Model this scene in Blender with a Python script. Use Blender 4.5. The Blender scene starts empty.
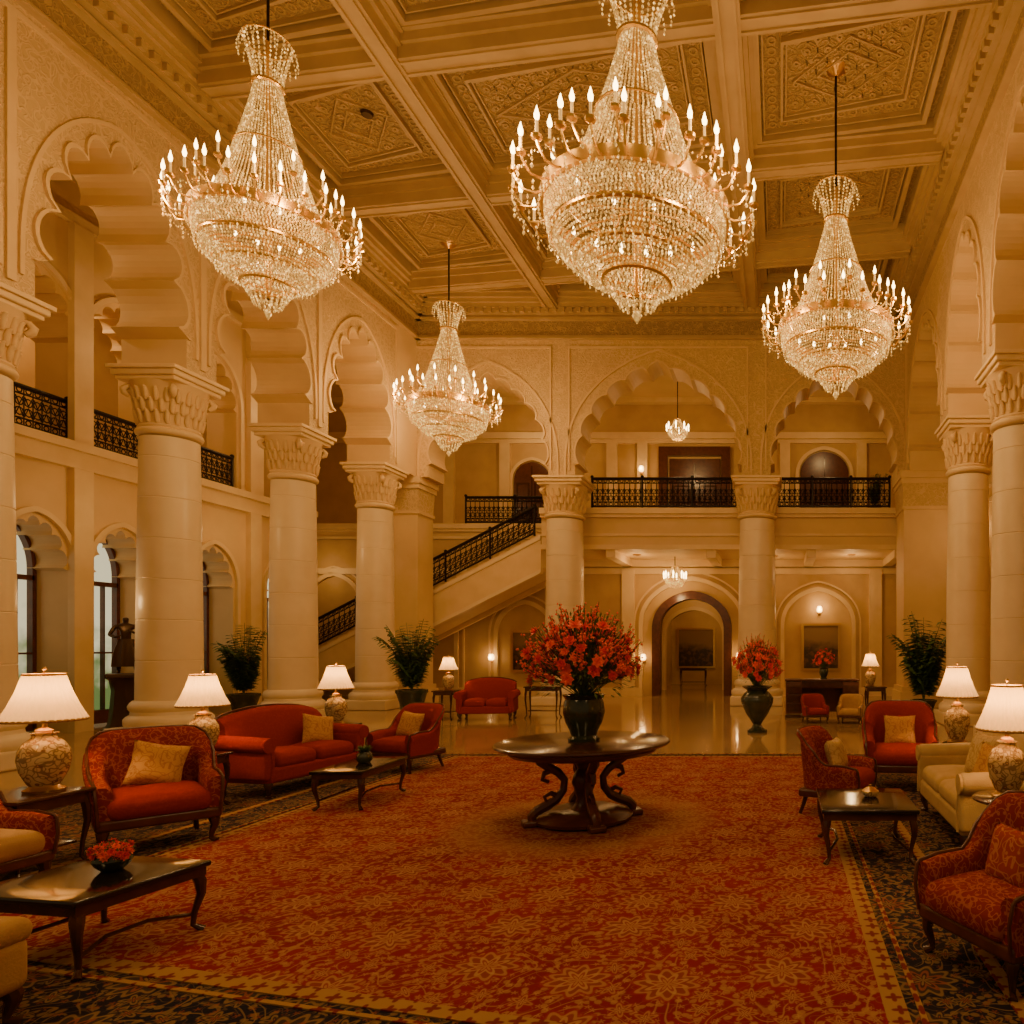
import bpy, math, random
from mathutils import Vector, Matrix
RN=random.Random(7)
pi=math.pi
sin=math.sin; cos=math.cos
COL=bpy.context.scene.collection
# ------------------------------------------------------------ mesh builder
class MB:
    def __init__(s): s.v=[]; s.f=[]
    def add(s,vs,fs,m=None):
        o=len(s.v)
        if m is not None: vs=[m@Vector(p) for p in vs]
        s.v+=[tuple(p) for p in vs]; s.f+=[tuple(i+o for i in f) for f in fs]
        return s
    def box(s,c,d,rz=0,m=None):
        x,y,z=[k/2 for k in d]
        vs=[(-x,-y,-z),(x,-y,-z),(x,y,-z),(-x,y,-z),(-x,-y,z),(x,-y,z),(x,y,z),(-x,y,z)]
        fs=[(3,2,1,0),(4,5,6,7),(0,1,5,4),(1,2,6,5),(2,3,7,6),(3,0,4,7)]
        t=Matrix.Translation(c)@Matrix.Rotation(rz,4,'Z')
        return s.add(vs,fs,t if m is None else m@t)
    def bx(s,x0,x1,y0,y1,z0,z1):
        return s.box(((x0+x1)/2,(y0+y1)/2,(z0+z1)/2),(x1-x0,y1-y0,z1-z0))
    def rbox(s,c,d,b,bulge=0,rz=0,m=None,n=3):
        h=[k/2 for k in d]; b=min(b,min(h)*.98)
        def ts(hh):
            a=[-hh+b*(i/n) for i in range(n+1)]
            mid=[-hh*.5,0,hh*.5] if hh>b*1.5 else [0]
            mid=[q for q in mid if -hh+b+1e-4<q<hh-b-1e-4]
            return a+mid+[-q for q in reversed(a)]
        T=[ts(k) for k in h]; vs=[]; fs=[]; key={}
        def vert(q):
            k=tuple(round(e,5) for e in q)
            if k in key: return key[k]
            inn=[max(-h[i]+b,min(h[i]-b,q[i])) for i in range(3)]
            dd=Vector([q[i]-inn[i] for i in range(3)])
            if dd.length>1e-7: dd=dd.normalized()*b
            p=[inn[i]+dd[i] for i in range(3)]
            if bulge and q[2]>0:
                w=(1-min(1,(q[0]/h[0])**2))*(1-min(1,(q[1]/h[1])**2))
                p[2]+=bulge*w
            key[k]=len(vs); vs.append(p); return key[k]
        for ax in range(3):
            a,bb=(ax+1)%3,(ax+2)%3
            for sg in (-1,1):
                A,B=T[a],T[bb]
                for i in range(len(A)-1):
                    for j in range(len(B)-1):
                        q=[]
                        for (u,w) in ((A[i],B[j]),(A[i+1],B[j]),(A[i+1],B[j+1]),(A[i],B[j+1])):
                            p=[0,0,0]; p[ax]=sg*h[ax]; p[a]=u; p[bb]=w; q.append(vert(p))
                        if sg<0: q.reverse()
                        if len(set(q))==4: fs.append(tuple(q))
        t=Matrix.Translation(c)@Matrix.Rotation(rz,4,'Z')
        return s.add(vs,fs,t if m is None else m@t)
    def lathe(s,prof,n=32,c=(0,0,0),m=None,rip=None):
        vs=[];fs=[]
        for (r,z) in prof:
            for i in range(n):
                a=2*pi*i/n; rr=r*(1+(rip[1]*cos(rip[0]*a) if rip else 0))
                vs.append((c[0]+rr*cos(a),c[1]+rr*sin(a),c[2]+z))
        for j in range(len(prof)-1):
            for i in range(n):
                k=(i+1)%n
                fs.append((j*n+i,j*n+k,(j+1)*n+k,(j+1)*n+i))
        if prof[0][0]>1e-4 and rip is None: fs.append(tuple(reversed(range(n))))
        if prof[-1][0]>1e-4 and rip is None: fs.append(tuple((len(prof)-1)*n+i for i in range(n)))
        return s.add(vs,fs,m)
    def tube(s,pts,r,n=8,closed=False,m=None):
        P=[Vector(p) for p in pts]; L=len(P)
        rr=r if isinstance(r,(list,tuple)) else [r]*L
        vs=[];fs=[]; ref=None
        for i,p in enumerate(P):
            if closed: t=P[(i+1)%L]-P[i-1]
            else: t=P[min(i+1,L-1)]-P[max(i-1,0)]
            t=t.normalized() if t.length>1e-9 else Vector((0,0,1))
            if ref is None:
                ref=Vector((0,0,1)) if abs(t.z)<.9 else Vector((1,0,0))
            u=(ref-t*ref.dot(t))
            u=u.normalized() if u.length>1e-6 else Vector((0,1,0))
            ref=u; w=t.cross(u)
            for k in range(n):
                a=2*pi*k/n
                vs.append(p+(u*cos(a)+w*sin(a))*rr[i])
        for i in range(L if closed else L-1):
            j=(i+1)%L
            for k in range(n):
                q=(k+1)%n
                fs.append((i*n+k,i*n+q,j*n+q,j*n+k))
        if not closed:
            fs.append(tuple(reversed(range(n)))); fs.append(tuple((L-1)*n+k for k in range(n)))
        return s.add(vs,fs,m)
    def prism(s,o,plane,a,b):
        def mp(u,w,d): return (u,d,w) if plane=='xz' else (d,u,w) if plane=='yz' else (u,w,d)
        n=len(o)
        vs=[mp(u,w,a) for u,w in o]+[mp(u,w,b) for u,w in o]
        fs=[tuple(range(n)),tuple(reversed(range(n,2*n)))]
        for i in range(n):
            j=(i+1)%n; fs.append((i,i+n,j+n,j))
        return s.add(vs,fs)
    def strip(s,inn,out,plane,a,b,closed=False):
        def mp(u,w,d): return (u,d,w) if plane=='xz' else (d,u,w) if plane=='yz' else (u,w,d)
        n=len(inn); vs=[]
        for i in range(n):
            vs+= [mp(*inn[i],a),mp(*out[i],a),mp(*out[i],b),mp(*inn[i],b)]
        fs=[]
        for i in range(n if closed else n-1):
            j=(i+1)%n
            for k in range(4):
                q=(k+1)%4; fs.append((i*4+k,i*4+q,j*4+q,j*4+k))
        if not closed: fs+=[(0,1,2,3),((n-1)*4+3,(n-1)*4+2,(n-1)*4+1,(n-1)*4)]
        return s.add(vs,fs)
    def octa(s,p,r,h):
        x,y,z=p
        a=RN.random()*pi/2; c=r*cos(a); d=r*sin(a)
        return s.add([(x+c,y+d,z),(x-d,y+c,z),(x-c,y-d,z),(x+d,y-c,z),(x,y,z+h),(x,y,z-h)],
            [(0,1,4),(1,2,4),(2,3,4),(3,0,4),(1,0,5),(2,1,5),(3,2,5),(0,3,5)])
    def ball(s,p,r,sz=1,n=10,m=None):
        pr=[(max(1e-5,r*sin(pi*i/(n//2+2))),-r*sz*cos(pi*i/(n//2+2))) for i in range(n//2+3)]
        return s.lathe(pr,n,p,m)
    def build(s,name,mt,parent=None,smooth=True,kind=None,loc=None,ang=.75,side=None):
        me=bpy.data.meshes.new(name); me.from_pydata(s.v,[],s.f); me.update()
        if smooth:
            me.polygons.foreach_set('use_smooth',[True]*len(me.polygons))
            me.set_sharp_from_angle(angle=ang)
        me.materials.append(mt)
        if side:
            me.materials.append(side)
            for p in me.polygons:
                if len(p.vertices)<5: p.material_index=1
        o=bpy.data.objects.new(name,me); COL.objects.link(o)
        if parent: o.parent=parent
        if kind: o['kind']=kind
        if loc: o.location=loc
        return o
def bm(): return MB()
def thing(name,label,cat,loc=(0,0,0),rz=0,group=None,sc=1):
    o=bpy.data.objects.new(name,None); COL.objects.link(o); o.empty_display_size=.1
    o.location=loc; o.rotation_euler=(0,0,rz); o.scale=(sc,sc,sc) if not isinstance(sc,tuple) else sc
    o['label']=label; o['category']=cat
    if group: o['group']=group
    return o
def tag(o,label,cat,group=None):
    o['label']=label; o['category']=cat
    if group: o['group']=group
    return o
def struct(o): o['kind']='structure'; return o
def dup(root,loc,rz=None,label=None,sc=None):
    def rec(o,par):
        c=o.copy(); COL.objects.link(c); c.parent=par
        for ch in list(o.children): rec(ch,c)
        return c
    r=rec(root,None); r.location=loc
    if rz is not None: r.rotation_euler=(0,0,rz)
    if label: r['label']=label
    if sc: r.scale=(sc,sc,sc)
    return r
# ------------------------------------------------------------ materials
class NT:
    def __init__(s,name):
        s.m=bpy.data.materials.new(name); s.m.use_nodes=True; s.t=s.m.node_tree
        s.p=s.t.nodes['Principled BSDF']; s.co=s.n('ShaderNodeTexCoord').outputs['Object']
    def n(s,ty,ins=None,**pr):
        x=s.t.nodes.new(ty)
        for k,v in pr.items(): setattr(x,k,v)
        for k,v in (ins or {}).items(): s.set(x.inputs[k],v)
        return x
    def set(s,sock,v):
        if isinstance(v,bpy.types.NodeSocket): s.t.links.new(v,sock)
        else:
            if isinstance(v,tuple) and len(v)==3 and sock.type=='RGBA': v=(*v,1)
            sock.default_value=v
    def ma(s,op,a,b=0.0,c=0.0): return s.n('ShaderNodeMath',{0:a,1:b,2:c},operation=op).outputs[0]
    def mix(s,f,a,b): return s.n('ShaderNodeMix',{0:f,6:a,7:b},data_type='RGBA').outputs[2]
    def thr(s,a,lo,hi): return s.n('ShaderNodeMapRange',{'Value':a,'From Min':lo,'From Max':hi}).outputs[0]
    def noise(s,sc,det=3,vec=None,dist=0): return s.n('ShaderNodeTexNoise',{'Vector':vec or s.co,'Scale':sc,'Detail':det,'Distortion':dist})
    def warp(s,vec,sc,amt):
        nz=s.noise(sc,2,vec).outputs['Color']
        a=s.n('ShaderNodeVectorMath',{0:nz,1:(.5,.5,.5)},operation='SUBTRACT').outputs[0]
        a=s.n('ShaderNodeVectorMath',{0:a,3:amt},operation='SCALE').outputs[0]
        return s.n('ShaderNodeVectorMath',{0:vec,1:a},operation='ADD').outputs[0]
    def vor(s,sc,vec=None,feat='F1',dim='3D',rnd=1.0,out='Distance'):
        return s.n('ShaderNodeTexVoronoi',{'Vector':vec or s.co,'Scale':sc,'Randomness':rnd},voronoi_dimensions=dim,feature=feat).outputs[out]
    def line(s,sc,w,vec=None,lev=.5,det=0.0):
        a=s.ma('ABSOLUTE',s.ma('SUBTRACT',s.noise(sc,det,vec).outputs[0],lev))
        return s.ma('SUBTRACT',1.0,s.thr(a,w*.6,w))
    def flower(s,sc,R,pet,amp,vec,rnd=.5,turn=0.0):
        pos=s.vor(sc,vec,dim='2D',rnd=rnd,out='Position')
        d=s.n('ShaderNodeVectorMath',{0:vec,1:pos},operation='SUBTRACT').outputs[0]
        sp=s.n('ShaderNodeSeparateXYZ',{0:d})
        x,y=sp.outputs[0],sp.outputs[1]
        a=s.ma('ARCTAN2',y,x)
        if turn:
            pp=s.n('ShaderNodeSeparateXYZ',{0:pos}); a=s.ma('ADD',a,s.ma('MULTIPLY',s.ma('ADD',pp.outputs[0],pp.outputs[1]),turn))
        r=s.ma('SQRT',s.ma('ADD',s.ma('MULTIPLY',x,x),s.ma('MULTIPLY',y,y)))
        rt=s.ma('ADD',s.ma('MULTIPLY',s.ma('COSINE',s.ma('MULTIPLY',a,float(pet))),amp),R)
        return s.ma('SUBTRACT',rt,r)
    def bump(s,h,st,d=.02):
        b=s.n('ShaderNodeBump',{'Height':h,'Strength':st,'Distance':d}); s.set(s.p.inputs['Normal'],b.outputs[0])
    def fin(s,col,rough=.5,metal=0.0,spec=.5,em=None,es=0):
        s.set(s.p.inputs['Base Color'],col); s.set(s.p.inputs['Roughness'],rough); s.set(s.p.inputs['Metallic'],metal)
        s.p.inputs['Specular IOR Level'].default_value=spec
        if em is not None: s.set(s.p.inputs['Emission Color'],em); s.set(s.p.inputs['Emission Strength'],es)
        return s.m
def simple(name,c,rough=.5,metal=0.0,em=None,es=0,c2=None,nsc=5,bst=0,bsc=40,spec=.5):
    s=NT(name)
    colr=c
    if c2: colr=s.mix(s.thr(s.noise(nsc,4).outputs[0],.35,.65),c,c2)
    if bst: s.bump(s.noise(bsc,3).outputs[0],bst)
    return s.fin(colr,rough,metal,spec,em,es)
def carved(name,c,cd,sc=4,st=.8):
    s=NT(name)
    l1=s.line(sc*.55,.030,det=0.0); l2=s.line(sc*1.0,.045,lev=.45,det=0.0); l3=s.line(sc*1.0,.045,lev=.58,det=0.0)
    b=s.ma('SUBTRACT',1.0,s.thr(s.vor(sc*1.5),.22,.32))
    h=s.ma('MAXIMUM',s.ma('MAXIMUM',l1,l2),s.ma('MAXIMUM',l3,b))
    s.bump(h,st,.03)
    return s.fin(s.mix(h,cd,c),.6)
S={}
S['plaster']=simple('ivory plaster',(.72,.51,.26),.6,c2=(.66,.46,.23),nsc=1.2,bst=.1,bsc=9)
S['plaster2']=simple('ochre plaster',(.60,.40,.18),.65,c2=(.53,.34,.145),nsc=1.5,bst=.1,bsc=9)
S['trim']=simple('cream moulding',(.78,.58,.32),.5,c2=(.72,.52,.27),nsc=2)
S['beam']=simple('darker cream ceiling beam',(.55,.38,.19),.5,c2=(.49,.33,.16),nsc=2)  # moulding cream in a darker tone, for ceiling and cornices
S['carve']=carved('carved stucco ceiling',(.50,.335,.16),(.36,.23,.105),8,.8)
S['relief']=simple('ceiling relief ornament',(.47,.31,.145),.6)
S['carve_fine']=carved('fine carved stucco',(.69,.485,.245),(.585,.40,.19),8,.6)
s=NT('cream marble column')
v=s.warp(s.co,1.2,.5); w=s.noise(1.6,6,v).outputs[0]
S['marble']=s.fin(s.mix(s.thr(w,.3,.75),(.82,.66,.43),(.74,.57,.35)),.35)
s=NT('polished marble floor')
br=s.n('ShaderNodeTexBrick',{'Vector':s.co,'Scale':1.0,'Mortar Size':.012,'Brick Width':1.2,'Row Height':1.2,'Color1':(.42,.26,.12,1),'Color2':(.32,.19,.085,1),'Mortar':(.15,.08,.035,1)},offset=0.0)
w=s.noise(1.7,6,s.warp(s.co,1,.9)).outputs[0]
S['floor']=s.fin(s.mix(s.thr(w,.35,.8),br.outputs[0],(.44,.28,.14)),.10,spec=.75)
def rugmat(name,base,base2,gold,pale,cx=None):
    s=NT(name)
    v=s.warp(s.co,1.5,.06)
    c=s.mix(s.thr(s.noise(1.3,2).outputs[0],.4,.6),base,base2)
    M=lambda c,m,k,col: s.mix(s.ma('MULTIPLY',m,k),c,col)
    c=M(c,s.line(3.6,.010),.7,gold); c=M(c,s.line(3.6,.010,lev=.40),.6,gold); c=M(c,s.line(3.6,.010,lev=.60),.6,gold)
    c=M(c,s.line(12,.022),.25,gold)
    f=s.flower(9.5,.027,2,.021,s.co,.9,9.0); c=M(c,s.thr(f,0,.008),.65,gold)
    f=s.flower(13,.016,5,.007,s.co,1.0,5.0); c=M(c,s.thr(f,0,.006),.5,pale)
    f=s.flower(4.4,.054,6,.018,v,.8,7.0)
    c=M(c,s.thr(f,-.012,-.006),.8,base2); c=M(c,s.thr(f,0,.008),.75,gold); c=M(c,s.thr(f,.020,.028),.8,base); c=M(c,s.thr(f,.040,.046),.8,pale)
    f=s.flower(1.7,.155,10,.024,v,.5,4.0)
    c=M(c,s.thr(f,-.025,-.015),.8,base2); c=M(c,s.thr(f,0,.010),.8,gold); c=M(c,s.thr(f,.028,.038),.8,base)
    f=s.flower(1.7,.095,8,.028,v,.5,4.0); c=M(c,s.thr(f,0,.01),.75,pale); c=M(c,s.thr(f,.032,.04),.8,base2); c=M(c,s.thr(f,.06,.066),.8,gold)
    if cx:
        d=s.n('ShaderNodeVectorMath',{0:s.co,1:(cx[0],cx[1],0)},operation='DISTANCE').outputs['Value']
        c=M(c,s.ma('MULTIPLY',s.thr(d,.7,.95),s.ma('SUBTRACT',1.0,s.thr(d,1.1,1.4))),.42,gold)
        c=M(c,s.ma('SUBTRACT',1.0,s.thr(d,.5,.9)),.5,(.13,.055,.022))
    s.bump(s.noise(160,2).outputs[0],.25,.01)
    return s.fin(c,.95,spec=.1)
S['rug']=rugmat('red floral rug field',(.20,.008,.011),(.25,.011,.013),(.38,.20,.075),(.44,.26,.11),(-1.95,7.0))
S['rugnavy']=rugmat('navy floral rug border',(.013,.012,.022),(.020,.015,.022),(.25,.145,.06),(.27,.075,.035))
s=NT('gold rug stripe'); f=s.flower(9,.036,4,.012,s.co,.2)
S['ruggold']=s.fin(s.mix(s.thr(f,0,.01),(.36,.20,.075),(.18,.025,.02)),.95,spec=.1)
S['iron']=simple('black wrought iron',(.020,.013,.009),.4,.6)
S['brass']=simple('antique brass',(.62,.38,.13),.28,1.0)
S['gold']=simple('gilt metal',(.75,.45,.11),.3,1.0,em=(1,.50,.10),es=.06)
S['wood']=simple('dark mahogany',(.045,.015,.007),.18,c2=(.075,.026,.011),nsc=8,spec=.6)
S['woodred']=simple('red brown wood',(.11,.030,.012),.28,c2=(.075,.019,.008),nsc=8)
S['blacktop']=simple('black polished top',(.012,.008,.006),.11,spec=.6)
def fabric(name,c,c2,sc=11,st=.3,k=.8):
    s=NT(name)
    m=s.ma('MAXIMUM',s.line(sc*.6,.03),s.line(sc*1.2,.04,lev=.45)); b=s.ma('SUBTRACT',1.0,s.thr(s.vor(sc*1.0),.2,.28))
    m=s.ma('MULTIPLY',s.ma('MAXIMUM',m,b),k)
    s.bump(s.noise(220,2).outputs[0],st,.004)
    return s.fin(s.mix(m,c,c2),.9,spec=.15)
S['red']=fabric('red damask upholstery',(.22,.018,.010),(.40,.11,.045),19)
S['redplain']=fabric('wine red upholstery',(.27,.020,.011),(.31,.032,.015),24,.4,.6)
S['ochre']=simple('ochre gold upholstery',(.46,.27,.095),.85,c2=(.40,.22,.075),nsc=6,bst=.2,bsc=90)
S['cream']=simple('cream gold upholstery',(.52,.35,.16),.85,c2=(.46,.30,.13),nsc=6,bst=.2,bsc=90)
S['pillow']=fabric('tan damask cushion',(.54,.30,.10),(.38,.16,.05),20)
S['pillowcream']=fabric('cream damask cushion',(.58,.41,.21),(.42,.25,.10),18)
S['pillowred']=fabric('rust damask cushion',(.30,.040,.016),(.48,.18,.07),20)
s=NT('painted porcelain')
a=s.ma('MAXIMUM',s.line(14,.05),s.line(22,.05,lev=.45)); f=s.ma('SUBTRACT',1.0,s.thr(s.vor(19),.24,.32)); f2=s.ma('SUBTRACT',1.0,s.thr(s.vor(19),.10,.14))
c=s.mix(s.ma('MULTIPLY',a,.8),(.58,.42,.22),(.17,.09,.035)); c=s.mix(f,c,(.20,.09,.035)); c=s.mix(f2,c,(.55,.30,.09))
S['porcelain']=s.fin(c,.15,spec=.6)
s=NT('translucent linen lampshade')
s.fin((.60,.40,.17),.8)
tr=s.n('ShaderNodeBsdfTranslucent',{'Color':(.70,.44,.15)}); mx=s.n('ShaderNodeMixShader',{0:.26,1:s.p.outputs[0],2:tr.outputs[0]})
s.t.links.new(mx.outputs[0],s.t.nodes['Material Output'].inputs['Surface'])
s.set(s.p.inputs['Emission Color'],(1,.62,.23)); s.p.inputs['Emission Strength'].default_value=.45
S['shade']=s.m
S['bulb']=simple('glowing bulb',(1,.8,.5),.4,em=(1,.58,.19),es=8)
S['flame']=simple('candle bulb glow',(1,.8,.5),.4,em=(1,.66,.24),es=16)
S['candle']=simple('ivory candle sleeve',(.8,.6,.3),.4,em=(1,.55,.14),es=.5)
s=NT('crystal with painted sparkle')
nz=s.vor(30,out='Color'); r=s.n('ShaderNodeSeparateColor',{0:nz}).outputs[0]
es=s.ma('ADD',s.ma('MULTIPLY',s.ma('POWER',r,5.0),2.6),.34)  # sparkle is painted as emission varying at random over the beads
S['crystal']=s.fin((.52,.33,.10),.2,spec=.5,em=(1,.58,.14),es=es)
S['leaf']=simple('green palm leaf',(.07,.14,.03),.5,c2=(.095,.165,.04),nsc=7)
S['leaf2']=simple('olive leaf',(.12,.18,.04),.5,c2=(.07,.12,.025),nsc=9)
S['petal']=simple('scarlet petal',(.85,.06,.035),.55,c2=(.72,.03,.03),nsc=14)
S['petal2']=simple('coral petal',(.95,.18,.12),.55,c2=(.88,.10,.07),nsc=14)
S['vase']=simple('dark green glazed urn',(.020,.032,.018),.15,c2=(.035,.04,.02),nsc=6,spec=.7)
S['bronze']=simple('dark bronze',(.08,.045,.024),.35,.75)
s=NT('window glass with painted garden daylight'); z=s.n('ShaderNodeSeparateXYZ',{0:s.co}).outputs[2]
k=s.thr(s.ma('ADD',z,s.ma('MULTIPLY',s.noise(2.5,4).outputs[0],2.4)),2.2,3.4)
em=s.mix(k,(.14,.22,.06),(1.0,.88,.52))
S['pane']=s.fin((.1,.1,.08),.1,em=em,es=.85)  # garden and daylight are painted into the pane's emission
s=NT('brown landscape canvas'); z=s.n('ShaderNodeSeparateXYZ',{0:s.co}).outputs[2]
k=s.thr(s.ma('ADD',z,s.ma('MULTIPLY',s.noise(2.2,4).outputs[0],.8)),.30,.62); k2=s.thr(s.noise(6,4).outputs[0],.45,.6)
S['paint']=s.fin(s.mix(k,s.mix(k2,(.035,.018,.007),(.13,.055,.02)),(.26,.15,.06)),.4)
# ------------------------------------------------------------ arches
def arch(cx,half,zs,h,n=9,d=.14,seg=8,pt=.10,w=0):
    N=n*seg if d else 40; out=[(cx-half-w,zs)] if d else []
    for i in range(N+1):
        t=i/N; a=pi*(1-t)
        x=half*cos(a); z=h*max(0,sin(a))**.9
        k=max(0,1-abs(x)/half); z+=pt*h*k*k
        if d:
            off=d*(1-abs(sin(n*pi*t))**.65)-w; dx,dz=-x,.3*h-z
            L=math.hypot(dx,dz); x+=dx/L*off; z+=dz/L*off; z=max(z,0.0)
        out.append((cx+x,zs+z))
    if d: out.append((cx+half+w,zs))
    return out
def bay(M,plane,a,b,x0,x1,z0,z1,cx,half,zs,h,n=9,d=.14,pt=.10):
    o=[(x0,z0),(cx-half,z0)]
    A=arch(cx,half,zs,h,n,d,pt=pt)
    if zs-z0<1e-4: o=[(x0,z0)]
    o+=A
    if zs-z0>1e-4: o+=[(cx+half,z0)]
    o+=[(x1,z0),(x1,z1),(x0,z1)]
    M.prism(o,plane,a,b)
def band(M,plane,a,b,cx,half,zs,h,w,pt=.1,legs=0):
    i=arch(cx,half,zs,h,1,0,pt=pt); o=arch(cx,half+w,zs,h+w,1,0,pt=pt)
    if legs: i=[(cx-half,zs-legs)]+i+[(cx+half,zs-legs)]; o=[(cx-half-w,zs-legs)]+o+[(cx+half+w,zs-legs)]
    M.strip(i,o,plane,a,b)
def lobeband(M,plane,a,b,cx,half,zs,h,n,d,pt,w):
    M.strip(arch(cx,half,zs,h,n,d,pt=pt),arch(cx,half,zs,h,n,d,pt=pt,w=w),plane,a,b)
TN=[0]
def trim(M,mt='trim',smooth=False):
    TN[0]+=1; return struct(M.build('trim_%d'%TN[0],S[mt],smooth=smooth))
CZ=6.85; TOP=12.4
struct(bm().bx(-19.2,6.4,-1.5,34,-.3,0).build('floor',S['floor'],smooth=False))
# ---- left arcade
LY=[3.2,6.55,9.9,13.2,16.55,19.9,21.4]
W=bm(); T=bm(); K=bm()
ZL=CZ+.55
for i in range(5):
    y0,y1=LY[i],LY[i+1]; c=(y0+y1)/2; hf=(y1-y0)/2-.34
    bay(W,'yz',-12.1,-10.9,y0,y1,CZ,TOP,c,hf,ZL,2.5,9,.26,.04)
    lobeband(T,'yz',-10.9,-10.85,c,hf,ZL,2.5,9,.26,.04,.06)
    band(T,'yz',-10.9,-10.86,c,hf+.17,ZL,2.72,.06,.04,legs=.3)
    K.strip([(y0+.06,CZ+.1),(y0+.06,10.75),(y1-.06,10.75),(y1-.06,CZ+.1)],[(y0+.0,CZ+.1),(y0+.0,10.83),(y1,10.83),(y1,CZ+.1)],'yz',-10.9,-10.86)
W.bx(-12.1,-10.9,19.9,22.0,CZ,TOP)
W.bx(-12.1,-10.9,-1,3.2,CZ,TOP)
struct(W.build('wall_left',S['carve_fine'],smooth=False,side=S['plaster'])); trim(T,'plaster'); trim(K,'plaster')
# ---- right arcade
RY=[2.4,5.8,9.2,12.6,16.0,20.6]
W=bm(); T=bm()
for i in range(5):
    y0,y1=RY[i],RY[i+1]; c=(y0+y1)/2; hf=(y1-y0)/2-.40
    bay(W,'yz',3.75,4.85,y0,y1,CZ,TOP,c,hf,ZL,2.6,9,.16,.06)
    lobeband(T,'yz',3.70,3.75,c,hf,ZL,2.6,9,.16,.06,.06)
    band(T,'yz',3.71,3.75,c,hf+.19,ZL,2.84,.06,.06,legs=.3)
W.bx(3.75,4.85,20.6,22.0,CZ,TOP)
struct(W.build('wall_right',S['carve_fine'],smooth=False,side=S['plaster'])); trim(T,'plaster')
struct(bm().bx(5.6,5.9,-1,27.5,0,TOP).build('wall_right_outer',S['plaster2'],smooth=False))
T=bm()
for i in range(5):
    y0,y1=RY[i]+.7,RY[i+1]-.7
    T.strip([(y0+.1,.9),(y0+.1,5.6),(y1-.1,5.6),(y1-.1,.9)],[(y0,.8),(y0,5.7),(y1,5.7),(y1,.8)],'yz',5.54,5.6,closed=True)
T.bx(5.5,5.6,-1,27.5,0,.35); T.bx(5.45,5.6,-1,27.5,6.0,6.4); trim(T)
# ---- back arcade
W=bm(); T=bm(); K=bm()
for (x0,x1,c,hf,h) in ((-11.4,-6.6,-8.75,1.80,2.45),(-6.6,-0.7,-3.65,2.50,2.75),(-0.7,4.2,1.62,1.90,2.5)):
    bay(W,'xz',21.0,22.0,x0,x1,CZ,TOP,c,hf,CZ+.35,h,11,.13,.13)
    lobeband(T,'xz',20.96,21.0,c,hf,CZ+.35,h,11,.13,.13,.05)
    band(T,'xz',20.96,21.0,c,hf+.26,CZ+.35,h+.28,.06,.13,legs=.35)
    K.strip([(x0+.3,CZ+.2),(x0+.3,10.7),(x1-.3,10.7),(x1-.3,CZ+.2)],[(x0+.25,CZ+.2),(x0+.25,10.76),(x1-.25,10.76),(x1-.25,CZ+.2)],'xz',20.96,21.0)
struct(W.build('wall_back',S['carve_fine'],smooth=False,side=S['plaster'])); trim(T,'plaster'); trim(K,'plaster')
# ---- cornices
T=bm(); F=bm()
for (z0,z1,o) in ((10.95,11.0,.14),(11.0,11.07,.08),(11.5,11.56,.20),(11.56,11.62,.14),(11.62,11.78,.30),(11.78,11.88,.40),(11.88,11.98,.48),(11.98,12.1,.58),(12.1,12.4,.66)):
    T.bx(-10.9,-10.9+o,-1,21.0,z0,z1); T.bx(3.75-o,3.75,-1,21.0,z0,z1); T.bx(-10.9,3.75,21.0-o,21.0,z0,z1)
for y in [i*.24 for i in range(12,87)]:
    T.bx(-10.9+.3,-10.9+.39,y,y+.12,11.64,11.77); T.bx(3.36,3.45,y,y+.12,11.64,11.77)
for x in [-10.8+i*.24 for i in range(60)]:
    T.bx(x,x+.12,20.61,20.7,11.64,11.77)
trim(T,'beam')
F.bx(-10.9,-10.85,-1,21,11.07,11.5); F.bx(3.70,3.75,-1,21,11.07,11.5); F.bx(-10.9,3.75,20.95,21,11.07,11.5)
trim(F,'carve')
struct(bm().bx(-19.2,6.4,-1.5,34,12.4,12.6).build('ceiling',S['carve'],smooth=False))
KS=-.14
def cy(y,x): return y+KS*(x+4)
B=bm()
for x in (-6.75,-.85):
    B.bx(x-.38,x+.38,-1,21,12.16,12.4); B.bx(x-.30,x+.30,-1,21,12.0,12.16); B.bx(x-.22,x+.22,-1,21,11.76,12.0); B.bx(x-.16,x-.11,-1,21,11.71,11.76); B.bx(x+.11,x+.16,-1,21,11.71,11.76)
CYS=[1.3,4.8,8.3,11.8,15.4,18.9]
def cb(y0,y1,z0,z1): B.prism([(-10.4,cy(y0,-10.4)),(3.3,cy(y0,3.3)),(3.3,cy(y1,3.3)),(-10.4,cy(y1,-10.4))],'xy',z0,z1)
for y in CYS:
    cb(y-.35,y+.35,12.18,12.39); cb(y-.27,y+.27,12.03,12.18); cb(y-.20,y+.20,11.80,12.03); cb(y-.14,y-.10,11.765,11.80); cb(y+.10,y+.14,11.765,11.80)
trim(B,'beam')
C1=bm(); C2=bm()
xs=[-10.4,-6.75,-.85,3.3]
def quad(u0,u1,v0,v1,ins):
    q=[(u0+ins,cy(v0,u0)+ins),(u1-ins,cy(v0,u1)+ins)]
    if v1>20: q+=[(u1-ins,20.5-ins),(u0+ins,20.5-ins)]
    else: q+=[(u1-ins,cy(v1,u1)-ins),(u0+ins,cy(v1,u0)-ins)]
    return q
def ring2(M,cx,cy_,r,w,z0,z1,n=16):
    o=[(cx+r*cos(k*2*pi/n),cy_+r*sin(k*2*pi/n)) for k in range(n)]; i=[(cx+(r-w)*cos(k*2*pi/n),cy_+(r-w)*sin(k*2*pi/n)) for k in range(n)]
    M.strip(i,o,'xy',z0,z1,closed=True)
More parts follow.
